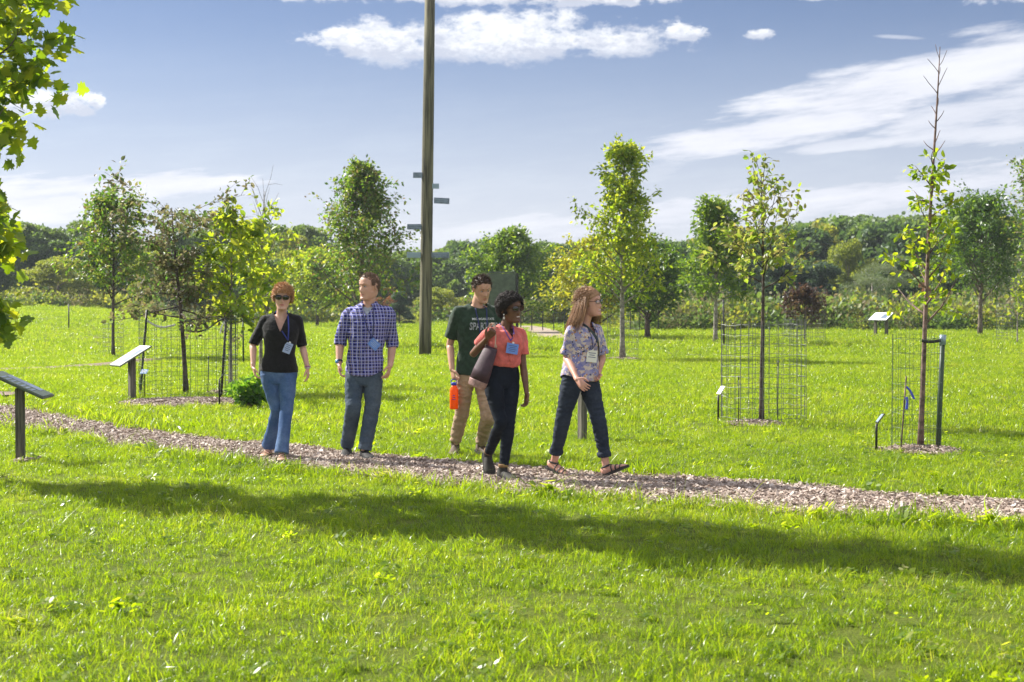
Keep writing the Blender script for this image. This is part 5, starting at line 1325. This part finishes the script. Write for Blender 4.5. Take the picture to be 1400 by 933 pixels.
# ------------------------------------------------ woman in black top
def person_a():
    F = Fig('woman with short copper hair in sunglasses, black V-neck top and blue jeans, walking furthest left', 13.9, 380, yaw=R(4), female=True)
    pel = F.p(381, 512); neck = F.p(385, 431); F.pel, F.neck = pel, neck
    hf, hl, hu = frame(R(6), R(2), R(-3)); hc = F.p(386.5, 407, -.03)
    F.torso(F.body, pel, neck, grow=-.018, t0=-.06)
    limb(F.body, [neck-F.up*.05, neck+F.up*.02, hc-hu*.06-hf*.012], [.062, .050, .050], flat=1.0)
    head(F.body, hc, hf, hl, hu, 1.04, True, .97)
    shs = [neck+F.l*s*.142-F.up*.037 for s in (-1, 1)]
    els = [F.p(346.5, 471, .03), F.p(413.5, 474, .06)]; wrs = [F.p(346, 502, -.10), F.p(420.5, 503, -.04)]
    for sh, el, wr_, tip, s in zip(shs, els, wrs, (F.p(351, 520, -.14), F.p(422, 525, -.05)), (-1, 1)):
        arm_body(F, sh, el, wr_, (.043, .033, .022)); hand(F.body, wr_, tip-wr_, Vector((-s, 0, 0))*1.0, F.f-F.l*s*.15, .42, .92)
    hips = [pel+F.l*s*.085 for s in (-1, 1)]; knees = [F.p(378.5, 560, -.02), F.p(391.5, 561, -.12)]
    d1, w1 = fdir(R(-8), R(-2)); d2, w2 = fdir(R(8), R(4))
    anks = [F.p(367.5, 614, .20), F.p(385, 618, -.26)]; anks[0].z = .105; anks[1].z = .098
    leg_body(F, hips, knees, anks, (.070, .048, .036))
    for a, d, w_ in ((anks[0], d1, w1), (anks[1], d2, w2)): foot(F.body, a, d, w_, .93); toes(F.body, a, d, w_, .93)
    finish_body(F, SKIN['A'], (hc+(hf*.088-hu*.066)*1.04, hl, hu, hf))
    # flared jeans
    trousers(F, 'jeans', pel, hips, knees, [anks[0]+F.up*.005, anks[1]-F.up*.012], (.092, .086, .064, .058, .062, .072), C_['jeans'], top=.13, fem=True, wr=lambda p: wrinkle(p, 6, .006, 20, .002, (1.4, 1.4, .9)))
    mb = MB(); F.torso(mb, pel, neck, grow=.019, t0=.055, t1=1.0)
    for sh, el, wr_ in zip(shs, els, wrs): sleeve(mb, sh, el, wr_, 1.02, .063, .050)
    def vneck(p):
        q = p-neck; x = abs(q.dot(F.l)+.002); z = q.z; return (q.dot(F.f) > -.01 and z > -.165+x*2.5) or (z > .02 and abs(q.dot(F.l)) < .085)
    top = garment(F, 'knit_top', mb, C_['black'], wr=lambda p: wrinkle(p, 6, .004, 24, .0015), cuts=vneck, it=4)
    hc_ = hair_mat('hair_copper', (.44, .19, .075), (.74, .44, .22))
    cap = hair_cap(F, hc, hf, hl, hu, hc_, .017, .050, -.012, -.055, 1.04, .009, 45)
    tufts(F, cap, hc, hc_, 1900, .030, .0026, Vector((.15, 0, -.05)), 3, cap, .75, flow=hf*.45-F.up*.15)
    glasses(F, hc, hf, hl, hu, M['glass_frame'], M['lens_dark'], 1.04, .0285, .020)
    bvt = bvh_of(top); tip = seen(F, bvt, 393.5, 465, .008); L_ = lanyard(F, top, neck, tip, M['lan_blue'], .012, .060)
    bt = seen(F, bvt, 392.8, 475.5, .014); badge(F, bt, .075, .105, R(-22), M['badge_pale'], lines=4, mdark=M['ink'])
    # bracelet
    w_ = wrs[1]; mb = MB(); dd = (F.p(422, 525, -.05)-w_).normalized(); a1 = dd.orthogonal().normalized(); a2 = dd.cross(a1)
    mb.tube([w_-dd*.012+(a1*math.cos(a)+a2*math.sin(a))*.028 for a in np.linspace(0, 2*PI, 18)], .005, n=6); mbchild(F, 'bracelet', mb, [mat('bracelet', (.35, .12, .3), .4)])
    mb = MB(); mb.tube([w_+dd*.003+(a1*math.cos(a)+a2*math.sin(a))*.027 for a in np.linspace(0, 2*PI, 18)], .0045, n=6); mbchild(F, 'bracelet', mb, [mat('bracelet_silver', (.6, .6, .62), .3, .8)])
    sandal(F, anks[0], d1, w1, .93, mat('sandal_red_brown', (.16, .05, .03), .6), ankle_strap=False); sandal(F, anks[1], d2, w2, .93, M['shoe_black'], ankle_strap=False)
    mb = MB(); bv = bvh_of(F.root)
# ------------------------------------------------ man in checked shirt
def person_b():
    F = Fig('man with short hair in a blue checked shirt and grey-blue jeans, looking to the left', 13.95, 492, yaw=R(-6))
    pel = F.p(498, 511); neck = F.p(504.5, 418.5); F.pel, F.neck = pel, neck
    hf, hl, hu = frame(R(-42), R(2)); hc = F.p(504.5, 392.5, -.02)
    F.torso(F.body, pel, neck, grow=-.018, t0=-.06)
    limb(F.body, [neck-F.up*.05, neck+F.up*.02, hc-hu*.06-hf*.014], [.068, .057, .058])
    head(F.body, hc, hf, hl, hu, 1.10, False, 1.04)
    shs = [neck+F.l*s*.188-F.up*.042 for s in (-1, 1)]
    els = [F.p(465, 468, .05), F.p(536.5, 471, .07)]; wrs = [F.p(463.5, 497, -.06), F.p(533.5, 500, -.05)]
    for sh, el, wr_, tip, s in zip(shs, els, wrs, (F.p(465.5, 522, -.12), F.p(528.5, 520, -.12)), (-1, 1)):
        arm_body(F, sh, el, wr_, (.052, .040, .028)); hand(F.body, wr_, tip-wr_, Vector((-s, 0, 0)), F.f-F.l*s*.1, .5, 1.05)
    hips = [pel+F.l*s*.088 for s in (-1, 1)]; knees = [F.p(483, 559, -.10), F.p(508.5, 560, -.06)]
    anks = [F.p(474.5, 609, .17), F.p(498.5, 611, -.10)]; anks[0].z = .115; anks[1].z = .098
    d1, w1 = fdir(R(0), R(-8)); d2, w2 = fdir(R(28), R(2))
    leg_body(F, hips, knees, anks, (.075, .055, .042))
    for a, d, w_ in ((anks[0], d1, w1), (anks[1], d2, w2)): foot(F.body, a, d, w_, .98)
    finish_body(F, SKIN['B'], (hc+(hf*.088-hu*.066)*1.10, hl, hu, hf))
    eyes(F, hc, hf, hl, hu, 1.10, (.10, .14, .16), (.16, .09, .05))
    trousers(F, 'jeans', pel, hips, knees, [a+F.up*.0 for a in anks], (.094, .092, .076, .074, .068, .066), C_['greyjeans'], top=.10, wr=lambda p: wrinkle(p, 8, .006, 26, .003, (1, 1, 1.6)))
    mb = MB(); F.torso(mb, pel, neck, grow=.020, t0=-.03, t1=1.0, wide=1.02)
    for sh, el, wr_ in zip(shs, els, wrs):
        e, d = sleeve(mb, sh, el, wr_, 1.10, .076, .058); mb.tube([e-d*.05, e-d*.045, e+d*.004, e+d*.008], [.058, .064, .064, .058], n=26)
    def cutb(p):
        q = p-neck; x = abs(q.dot(F.l)); return (q.dot(F.f) > 0 and q.z > -.10+x*1.7) or (q.z > .024 and abs(q.dot(F.l)) < .10) or (p.z < pel.z-.012+.055*(abs((p-pel).dot(F.l))/.17)**2*1.0-(.035 if abs((p-pel).dot(F.l)) < .02 else .02) and q.z < -.3 and abs((p-pel).dot(F.l)) < .21)
    sh_ = garment(F, 'checked_shirt', mb, C_['plaid'], wr=lambda p: wrinkle(p, 7, .009, 22, .004, (1, 1, 1.2)), cuts=cutb)
    mb = MB(); F.torso(mb, pel, neck, grow=-.004, t0=.5, t1=.99); garment(F, 'undershirt', mb, C_['greyT'], wr=lambda p: 0, cuts=lambda p: (p-neck).z > -.018+abs((p-neck).dot(F.l))*.3)
    collar(F, 'collar', neck+F.up*.012, C_['plaid'], .066, .080, .045, R(32), .022, sh_)
    # button placket
    bv = bvh_of(sh_); P_ = drape(bv, [pel*(1-t_)+neck*t_ for t_ in np.linspace(.03, .80, 14)], -F.f, .003); mb = MB(); mb.tube(P_, .016, .002, n=6, ref=F.l); mbchild(F, 'placket', mb, [C_['plaid']], sh_)
    hm = hair_mat('hair_brown_short', (.13, .075, .045), (.24, .15, .09)); cap = hair_cap(F, hc, hf, hl, hu, hm, .007, .084, .012, -.045, 1.10, .003, 90)
    tufts(F, cap, hc, hm, 1100, .013, .0025, Vector((0, 0, .5)), 5, cap, .5, flow=hf*.3)
    bt = seen(F, bv, 510.5, 470.5, .024); badge(F, bt, .105, .085, R(-42), M['badge_blue'], lines=4, mdark=M['badge_pale'])
    lanyard(F, sh_, neck, seen(F, bv, 509, 463, .006), M['lan_navy'], .009, .060)
    w_ = wrs[0]+Vector((0, 0, .03)); mb = MB(); dd = (wrs[0]-els[0]).normalized(); a1 = dd.orthogonal().normalized(); a2 = dd.cross(a1); c0 = wrs[0]-dd*.022
    mb.tube([c0+(a1*math.cos(a)+a2*math.sin(a))*.034 for a in np.linspace(0, 2*PI, 18)], .010, .0035, n=6, ref=dd); wt = mbchild(F, 'wristwatch', mb, [mat('watch_strap', (.015, .02, .05), .4)])
    mb = MB(); fo = (F.f*.9-F.l*.4).normalized(); mb.tube([c0+fo*.032, c0+fo*.041], .018, n=16, cap='flat'); mbchild(F, 'dial', mb, [mat('watch_dial', (.10, .25, .5), .15)], wt)
    shoe(F, anks[0], d1, w1, .98, M['shoe_black'], M['sole_dark']); shoe(F, anks[1], d2, w2, .98, M['shoe_black'], M['sole_dark'])
# ------------------------------------------------ man in green shirt
def person_c():
    F = Fig('young man in dark green lettered T-shirt and khaki trousers, looking down, orange bottle in hand', 14.15, 645, yaw=R(22))
    pel = F.p(648, 512); neck = F.p(652.5, 418); F.pel, F.neck = pel, neck
    hf, hl, hu = frame(R(24), R(20), R(4)); hc = F.p(659, 395.5, -.05)
    F.torso(F.body, pel, neck, grow=-.018, t0=-.06)
    limb(F.body, [neck-F.up*.05, neck+F.up*.02+F.f*.005, hc-hu*.05-hf*.02], [.068, .057, .060])
    head(F.body, hc, hf, hl, hu, 1.07, False, 1.0)
    shs = [neck+F.l*s*.190-F.up*.042 for s in (-1, 1)]
    els = [F.p(615.5, 470, .03), F.p(686, 474, .05)]; wrs = [F.p(618, 505, -.10), F.p(690, 505, -.10)]
    tips = (F.p(621.5, 523, -.13), F.p(691, 528, -.13))
    for sh, el, wr_, tip, s in zip(shs, els, wrs, tips, (-1, 1)):
        arm_body(F, sh, el, wr_, (.048, .036, .026)); hand(F.body, wr_, tip-wr_, Vector((-s*.9, -.2, 0)), F.f-F.l*s*.1, .95 if s < 0 else .5, 1.0, .05, .15 if s < 0 else 0)
    F.grip = wrs[0]+(tips[0]-wrs[0]).normalized()*.10
    hips = [pel+F.l*s*.088 for s in (-1, 1)]; knees = [F.p(632, 562, .02), F.p(667, 570, -.15)]
    anks = [F.p(622.5, 606, .12), F.p(658, 610, .15)]; anks[0].z = .11; anks[1].z = .105
    d1, w1 = fdir(R(-5), R(-4)); d2, w2 = fdir(R(35), R(-6))
    leg_body(F, hips, knees, anks, (.074, .054, .040))
    for a, d, w_ in ((anks[0], d1, w1), (anks[1], d2, w2)): foot(F.body, a, d, w_, .98)
    finish_body(F, SKIN['C'], (hc+(hf*.088-hu*.066)*1.07, hl, hu, hf))
    eyes(F, hc, hf, hl, hu, 1.07, (.05, .03, .02), (.035, .022, .016))
    trousers(F, 'trousers', pel, hips, knees, [anks[0]+F.up*.035, anks[1]+F.up*.03], (.096, .092, .074, .068, .062, .060), C_['khaki'], top=.10, wr=lambda p: wrinkle(p, 8, .009, 26, .003, (1, 1, 2.4)))
    mb = MB(); F.torso(mb, pel, neck, grow=.022, t0=.0, t1=1.0, wide=1.03)
    for sh, el, wr_ in zip(shs, els, wrs): sleeve(mb, sh, el, wr_, .80, .080, .074)
    def ck(p):
        q = p-neck; x = q.dot(F.l); y = q.dot(F.f); return q.z > -.055+.9*math.hypot(x, y-.02)*.45 and math.hypot(x, y-.01) < .098 or (q.z > .024 and abs(q.dot(F.l)) < .10)
    sh_ = garment(F, 'tshirt', mb, C_['green'], wr=lambda p: wrinkle(p, 6, .010, 20, .004, (1, 1, 1.0)), cuts=ck)
    bv = bvh_of(sh_)
    def printed(txt, size, c, m_, name, sxk=1.0, bold=0):
        cu_ = bpy.data.curves.new('txt', 'FONT'); cu_.body = txt; cu_.size = size; cu_.align_x = 'CENTER'; cu_.offset = bold; cu_.resolution_u = 3
        o = bpy.data.objects.new('txt', cu_); COL.objects.link(o); dg = bpy.context.evaluated_depsgraph_get(); me = bpy.data.meshes.new_from_object(o.evaluated_get(dg))
        bpy.data.objects.remove(o); bm = bmesh.new(); bm.from_mesh(me)
        bmesh.ops.subdivide_edges(bm, edges=[e for e in bm.edges if e.calc_length() > size*.15], cuts=2); bmesh.ops.triangulate(bm, faces=bm.faces[:])
        for v in bm.verts:
            p_ = c+F.l*v.co.x*sxk+F.up*v.co.y; h = bv.ray_cast(p_+F.f*.5, -F.f, 1.0); v.co = (h[0]+F.f*.0045) if h[0] is not None else p_
        bm.to_mesh(me); bm.free(); me.materials.clear(); me.materials.append(m_); me.name = name; child(F, name, me, sh_)
    cc = F.p(659, 432.5); gp = mat('print_grey', (.30, .33, .34), .8, noise_s=60, amt=.3); gw = mat('print_pale', (.55, .58, .56), .8)
    printed('MICHIGAN STATE', .030, F.p(655.5, 437.5), gw, 'lettering', 1.0, .0006)
    printed('SPARTANS', .098, F.p(656.5, 450.5), gp, 'lettering', .66, .003)
    lanyard(F, sh_, neck, seen(F, bv, 660, 474, .006), M['lan_navy'], .012, .062)
    hm = hair_mat('hair_dark_short', (.05, .032, .022), (.11, .07, .045)); cap = hair_cap(F, hc, hf, hl, hu, hm, .010, .080, .018, -.04, 1.07, .006, 60)
    tufts(F, cap, hc, hm, 900, .024, .0035, Vector((0, 0, .5)), 6, cap, .8, flow=hf*.3)
    shoe(F, anks[0], d1, w1, .98, M['shoe_brown'], M['sole_dark'], high=.045); shoe(F, anks[1], d2, w2, .98, M['shoe_brown'], M['sole_dark'], high=.045)
    # orange bottle hanging from the hand
    g = F.o+F.grip; b = thing('water_bottle', 'translucent orange water bottle with blue cap held by the man in the green T-shirt', 'bottle', (g.x, g.y, g.z-.30))
    om = mat('orange_plastic', (.95, .17, .006), .25, trans=.4); q = MB(); q.tube([(0,0,0),(0,0,.004),(0,0,.012),(0,0,.18),(0,0,.205),(0,0,.222),(0,0,.238)],[.031,.039,.042,.042,.039,.028,.024],n=28); bd=q.obj('bottle_body',om,b,smooth=True)
    q = MB(); q.tube([(0,0,.238),(0,0,.262),(0,0,.266)],[.028,.028,.024],n=24); q.obj('cap',mat('cap_blue',(.04,.06,.45),.4),b,smooth=True)
    q = MB(); q.tube([(.0+.03*math.cos(a),0,.275+.022*math.sin(a)) for a in np.linspace(-.4,PI+.4,12)],.0045,n=8,cap='round'); q.obj('carry_loop',mat('loop_blue',(.03,.05,.35),.4),b,smooth=True)
    q = MB(); [q.box((.0,-.0428,.10+.02*k_),(.035-.006*k_,.001,.006)) for k_ in range(3)]; q.obj('print',M['lan_blue'],bd)
# ------------------------------------------------ woman in coral blouse
def person_d():
    F = Fig('woman with dark curly hair in sunglasses, coral blouse and black high-waisted trousers, nearest walker', 12.35, 686, yaw=R(28), female=True)
    pel = F.p(685, 519); neck = F.p(691, 448.5); F.pel, F.neck = pel, neck
    hf, hl, hu = frame(R(42), R(0), R(3)); hc = F.p(698.5, 422.5, -.03)
    F.torso(F.body, pel, neck, grow=-.018, t0=-.06)
    limb(F.body, [neck-F.up*.05, neck+F.up*.02+F.f*.005, hc-hu*.06-hf*.014], [.058, .047, .048])
    head(F.body, hc, hf, hl, hu, 1.04, True, .96)
    shs = [neck+F.l*s*.138-F.up*.038 for s in (-1, 1)]
    els = [F.p(647, 484, .03), F.p(715.5, 502, .02)]; wrs = [F.p(666, 463, -.16), F.p(720, 537, -.06)]
    arm_body(F, shs[0], els[0], wrs[0], (.040, .032, .021)); arm_body(F, shs[1], els[1], wrs[1], (.040, .031, .021))
    hd_ = (F.p(674.5, 453, -.20)-wrs[0]).normalized(); hand(F.body, wrs[0], hd_, F.l*.6+Vector((0, .4, -.4)), Vector((0, -.6, 1))-F.l*.1, 1.35, .92, .03, .2)
    hand(F.body, wrs[1], F.p(719.5, 560, -.10)-wrs[1], -F.l, F.f, .5, .95)
    hips = [pel+F.l*s*.085 for s in (-1, 1)]; knees = [F.p(685, 579, -.14), F.p(695, 583, -.10)]
    anks = [F.p(667.5, 622, .22), F.p(688, 641, -.12)]; anks[0].z = .20; anks[1].z = .098
    d1, w1 = fdir(R(12), R(-42)); d2, w2 = fdir(R(35), R(0))
    leg_body(F, hips, knees, anks, (.066, .046, .036))
    for a, d, w_ in ((anks[0], d1, w1), (anks[1], d2, w2)): foot(F.body, a, d, w_, .92)
    finish_body(F, SKIN['D'], (hc+(hf*.088-hu*.066)*1.04, hl, hu, hf))
    tr_ = trousers(F, 'trousers', pel, hips, knees, [anks[0]+(knees[0]-anks[0]).normalized()*.035, anks[1]+(knees[1]-anks[1]).normalized()*.04], (.084, .080, .057, .055, .046, .043), C_['navy'], top=.42, fem=True, grow=.008, wr=lambda p: wrinkle(p, 10, .004, 30, .0015, (1, 1, 2.4)))
    mb = MB()
    tb = [(.25,.120,.090,.0),(.31,.145,.105,.006),(.36,.152,.112,.008),(.55,.150,.108,.012),(.70,.162,.116,.022),(.83,.168,.098,.008),(.92,.142,.078,-.004),(1.0,.078,.062,-.006)]
    F.torso(mb, pel, neck, grow=.013, t0=.29, t1=1.0, tbl=tb)
    for sh, el, wr_, fr in zip(shs, els, wrs, (.62, .66)): sleeve(mb, sh, el, wr_, fr, .066, .064)
    def ck(p):
        q = p-neck; return (q.dot(F.f) > .0 and q.z > -.085+abs(q.dot(F.l))*2.2) or (q.z > .02 and abs(q.dot(F.l)) < .09)
    sh_ = garment(F, 'blouse', mb, C_['coral'], wr=lambda p: wrinkle(p, 8, .007, 22, .003, (1.3, 1.3, 1)), cuts=ck)
    collar(F, 'collar', neck+F.up*.006, C_['coral'], .058, .070, .038, R(30), .016, sh_)
    bv = bvh_of(sh_); P_ = drape(bv, [pel*(1-t_)+neck*t_ for t_ in np.linspace(.36, .80, 10)], -F.f, .003); mb = MB(); mb.tube(P_, .013, .002, n=6, ref=F.l); mbchild(F, 'placket', mb, [C_['coral']], sh_)
    # rounded natural hair
    hm = mat('hair_black_curly', (.022, .014, .012), .75, noise_s=160, amt=.7, bump=1, bump_s=220)
    mb = MB(); ellipsoid(mb, hc-hf*.020+hu*.045, (hl, hf, hu), (.122, .120, .108), 48, 30); ellipsoid(mb, hc-hf*.062+hu*.0, (hl, hf, hu), (.100, .072, .095), 36, 24); ellipsoid(mb, hc+hf*.045+hu*.085, (hl, hf, hu), (.070, .050, .040), 30, 20)
    me = remesh(mb.V, mb.F, .004, [hm], 1)
    if not me.materials: me.materials.append(hm)
    displace(me, lambda p: .010*noise.noise(p*38)+.007*noise.noise(p*85)+.004*noise.noise(p*170))
    cut(me, lambda p: (p-hc).dot(hf) > .030+.25*max(0,abs((p-hc).dot(hl))-.06) and (p-hc).dot(hu) < .070-2.2*(p-hc).dot(hl)**2*3+.006*noise.noise(p*90))
    me.name = 'hair'; hr = child(F, 'hair', me); rg = np.random.default_rng(4); q = MB()
    for i in rg.integers(0, len(me.polygons), 1500):
        pl = me.polygons[int(i)]; p0 = pl.center; nn = pl.normal; a1 = nn.orthogonal().normalized(); a2 = nn.cross(a1); r_ = rg.uniform(.004, .008); ph = rg.random()*6.28
        q.tube([p0+nn*(.002*j-.002)+(a1*math.cos(ph+j*1.3)+a2*math.sin(ph+j*1.3))*r_ for j in range(5)], [.002, .002, .0018, .0014, .0006], n=4)
    mbchild(F, 'curls', q, [hm], hr)
    glasses(F, hc, hf, hl, hu, mat('frame_tortoise', (.05, .022, .012), .25), M['lens_dark'], 1.04, .0285, .021)
    q = MB(); q.tube([hc+(hf*(.094-.0016*(x/.006)**2)+hl*x-hu*.0655)*1.04 for x in np.linspace(-.016, .016, 7)], .0035, n=6); mbchild(F, 'teeth', q, [mat('teeth', (.75, .73, .68), .3)])
    q = MB(); e = hc-hl*.079-hf*.006-hu*.045; ellipsoid(q, e, (hl, hf, hu), (.007, .007, .007), 12, 8); q.tube([e, e-hu*.02], .0015, n=5); ellipsoid(q, e-hu*.030, (hl, hf, hu), (.009, .009, .012), 12, 8); mbchild(F, 'earring', q, [mat('pearl', (.8, .78, .76), .25)])
    bt = seen(F, bv, 700, 476.5); badge(F, bt, .115, .090, R(-10), M['badge_blue'], lines=4, mdark=M['ink'])
    lanyard(F, sh_, neck, seen(F, bv, 697.5, 466, .006), mat('lanyard_violet', (.09, .05, .30), .6), .010, .050)
    shoe(F, anks[0], d1, w1, .93, M['shoe_greyblack'], M['sole_dark'], high=.045); shoe(F, anks[1], d2, w2, .93, M['shoe_greyblack'], M['sole_dark'], high=.045)
    # tote bag on her shoulder, held by the strap
    sp = shs[0]+F.up*.068+F.l*.012; o = F.o
    c0 = F.p(661.5, 502, -.15)+o
    b = thing('tote_bag', 'dark plum tote bag with pinkish base on the shoulder of the coral blouse woman', 'bag', tuple(c0))
    pl_ = mat('plum_leather', (.048, .018, .030), .55, noise_s=18, amt=.2, bump=.2, bump_s=90); pk = mat('pink_leather', (.36, .21, .19), .55, noise_s=18)
    ax = (Vector((.86, -.5, 0))).normalized(); nn = Vector((.5, .86, 0)); sl = Vector((-.16, 0, 0))
    def sect(z, hw, hd): return c0-c0+Vector((0, 0, z))+sl*(-z)*0+Vector((z*.38, 0, 0)), hw, hd
    rows = [(-.175,.072,.046),(-.165,.086,.050),(-.120,.092,.052),(-.03,.089,.046),(.07,.077,.036),(.15,.068,.024),(.172,.062,.018)]
    q = MB(); q.tube([sect(*r_)[0] for r_ in rows[2:]], [r_[1] for r_ in rows[2:]], [r_[2] for r_ in rows[2:]], n=32, ref=ax); q.obj('bag_body', pl_, b, smooth=True)
    q = MB(); q.tube([sect(*r_)[0] for r_ in rows[:3]]+[sect(-.116,.094,.0535)[0]], [r_[1] for r_ in rows[:3]]+[.0940], [r_[2] for r_ in rows[:3]]+[.0535], n=32, ref=ax, cap='flat'); q.obj('bag_base', pk, b, smooth=True)
    for s in (-1, 1):
        t_ = sect(.165, 0, 0)[0]; shp = sp+o-c0
        pts = [t_-ax*.045+nn*s*.012, t_*.4+shp*.6-ax*.05+nn*s*.020, shp+nn*s*.012+Vector((0, 0, .014)), t_*.4+shp*.6+ax*.045+nn*s*.014, t_+ax*.045+nn*s*.012]
        q = MB(); q.tube(spline([tuple(v) for v in pts], 26), .008, .0025, n=8, ref=nn); q.obj('strap', mat('strap_cream', (.42, .33, .24), .6), b, smooth=True)
# ------------------------------------------------ woman in floral blouse
def person_e():
    F = Fig('smiling woman with glasses and long light hair in floral blouse, rightmost walker', 12.45, 800, yaw=R(42), female=True)
    pel = F.p(793, 516); neck = F.p(799, 443.5); F.pel, F.neck = pel, neck
    hf, hl, hu = frame(R(58), R(-3), R(4)); hc = F.p(806.5, 414, -.02)
    F.torso(F.body, pel, neck, grow=-.018, t0=-.06)
    limb(F.body, [neck-F.up*.05, neck+F.up*.02+F.f*.008, hc-hu*.06-hf*.014], [.058, .047, .048])
    head(F.body, hc, hf, hl, hu, 1.04, True, .98)
    shs = [neck+F.l*s*.140-F.up*.038 for s in (-1, 1)]
    els = [F.p(775, 488, -.05), F.p(823, 488, .10)]; wrs = [F.p(789, 519, -.30), F.p(818, 512, .02)]
    arm_body(F, shs[0], els[0], wrs[0], (.043, .034, .022)); arm_body(F, shs[1], els[1], wrs[1], (.043, .034, .022))
    hand(F.body, wrs[0], F.p(800, 531, -.38)-wrs[0], Vector((.2, .9, -.2)), Vector((.6, -.3, .7)), .45, .94)
    hand(F.body, wrs[1], F.p(814, 524, -.08)-wrs[1], -F.l, F.f, .7, .94)
    hips = [pel+F.l*s*.085 for s in (-1, 1)]; knees = [F.p(768.5, 580, -.03), F.p(819.5, 581, -.06)]
    anks = [F.p(758, 634, .12), F.p(828.5, 640, -.06)]; anks[0].z = .135; anks[1].z = .118
    d1, w1 = fdir(R(50), R(-16)); d2, w2 = fdir(R(62), R(24))
    leg_body(F, hips, knees, anks, (.070, .048, .036))
    for a, d, w_ in ((anks[0], d1, w1), (anks[1], d2, w2)): foot(F.body, a, d, w_, .93); toes(F.body, a, d, w_, .93)
    finish_body(F, SKIN['E'], (hc+(hf*.088-hu*.066)*1.04, hl, hu, hf))
    eyes(F, hc, hf, hl, hu, 1.04, (.12, .16, .18), (.22, .13, .07))
    ak = [a+(k_-a).normalized()*.075 for a, k_ in zip(anks, knees)]
    trousers(F, 'trousers', pel, hips, knees, ak, (.093, .088, .066, .062, .055, .054), C_['navy2'], top=.12, fem=True, cuff=.045, wr=lambda p: wrinkle(p, 8, .007, 26, .003, (1, 1, 2.4)))
    mb = MB()
    tb = [(-.06,.185,.130,.0),(0,.182,.128,.0),(.15,.172,.120,.0),(.36,.152,.108,.004),(.55,.152,.108,.012),(.70,.165,.118,.022),(.83,.170,.098,.008),(.92,.142,.078,-.004),(1.0,.078,.062,-.006)]
    F.torso(mb, pel, neck, grow=.014, t0=-.05, t1=1.0, tbl=tb)
    for i, (sh, el, wr_) in enumerate(zip(shs, els, wrs)):
        e, d = sleeve(mb, sh, el, wr_, .93, .068, .056); mb.tube([e-d*.035, e-d*.03, e+d*.003], [.057, .062, .062], n=26)
    def ck(p):
        q = p-neck; u_ = (p-pel).dot(F.l); return (q.dot(F.f) > .0 and q.z > -.10+abs(q.dot(F.l))*2.2) or (q.z > .02 and abs(q.dot(F.l)) < .09) or (q.z < -.3 and p.z < pel.z-.035+.055*(u_/.18)**2 and abs(u_) < .21)
    sh_ = garment(F, 'blouse', mb, C_['floral'], wr=lambda p: wrinkle(p, 7, .008, 20, .003, (1.2, 1.2, 1)), cuts=ck)
    bv = bvh_of(sh_)
    P_ = drape(bv, [neck+F.l*(-.075+.22*t_)+F.up*(.0-.34*t_) for t_ in np.linspace(0, 1, 18)], -F.f, .006); mb = MB(); mb.tube(P_, .013, .0025, n=6, ref=(0, 0, 1)); mbchild(F, 'bag_strap', mb, [mat('strap_slate', (.035, .05, .05), .6)])
    bt = seen(F, bv, 808, 487, .014); badge(F, bt, .10, .105, R(-6), M['badge_white'], f=frame(R(22))[0], lines=3, mdark=M['ink'])
    lanyard(F, sh_, neck, seen(F, bv, 808.5, 478, .006), M['lan_navy'], .008, .050)
    glasses(F, hc, hf, hl, hu, M['glass_frame'], M['lens_clear'], 1.04, .026, .0165, .0022, solid=False)
    q = MB(); q.tube([hc+(hf*(.0945-.0016*(x/.006)**2)+hl*x-hu*(.0665-.10*abs(x)))*1.04 for x in np.linspace(-.019, .019, 9)], .0035, n=6); mbchild(F, 'teeth', q, [mat('teeth', (.78, .76, .7), .3)])
    hm = hair_mat('hair_light_brown', (.17, .08, .038), (.42, .24, .12), .42)
    cap = hair_cap(F, hc, hf, hl, hu, hm, .013, .060, -.03, -.085, 1.04, .006, 40, temple=.028)
    tufts(F, cap, hc, hm, 1100, .055, .0022, Vector((-.1, 0, -.35)), 9, cap, .35, flow=-hf*.8)
    rg = np.random.default_rng(12); q = MB()
    for i in range(1300):
        a = rg.uniform(-1.9, 1.9)  # around the back of the head, 0 = straight back
        el_ = rg.uniform(.0, 1.25); r_ = Vector((0, 0, 0))
        dirv = (-hf*math.cos(a)+hl*math.sin(a)*1.0)
        p0 = hc+(dirv*(.088*math.cos(el_))+hu*(.02+.098*math.sin(el_)))*1.04
        if (p0-hc).dot(hf) > .045 and (p0-hc).dot(hu) < .06: continue
        pts = [p0]; v = dirv*.5-F.up*.3; L = rg.uniform(.19, .32)+.08*el_*.6; wv = rg.uniform(0, 6.28)
        blow = Vector((-.38, .06, 0))*(1.0 if math.sin(a) < .2 or True else .3)
        for j in range(9):
            t_ = j/8; v = (v*.72+(-F.up*.75+blow*t_+dirv*(.16 if t_ < .6 else -.02)+hl*.10*math.sin(wv+j*1.3)*1.8+F.up*.10*math.sin(wv*2+j))*.5)
            pts.append(pts[-1]+v.normalized()*L/9)
        wd = rg.uniform(.0013, .0030); q.tube(pts, [wd*(1-.7*(j/9)**2) for j in range(10)], [wd*.5]*10, n=4)
    mbchild(F, 'long_strands', q, [hm], cap)
    mg = mat('sandal_strap', (.03, .028, .03), .7)
    sandal(F, anks[0], d1, w1, .93, mg, .2); sandal(F, anks[1], d2, w2, .93, mg)
for fn_ in (person_a, person_b, person_c, person_d, person_e): fn_()
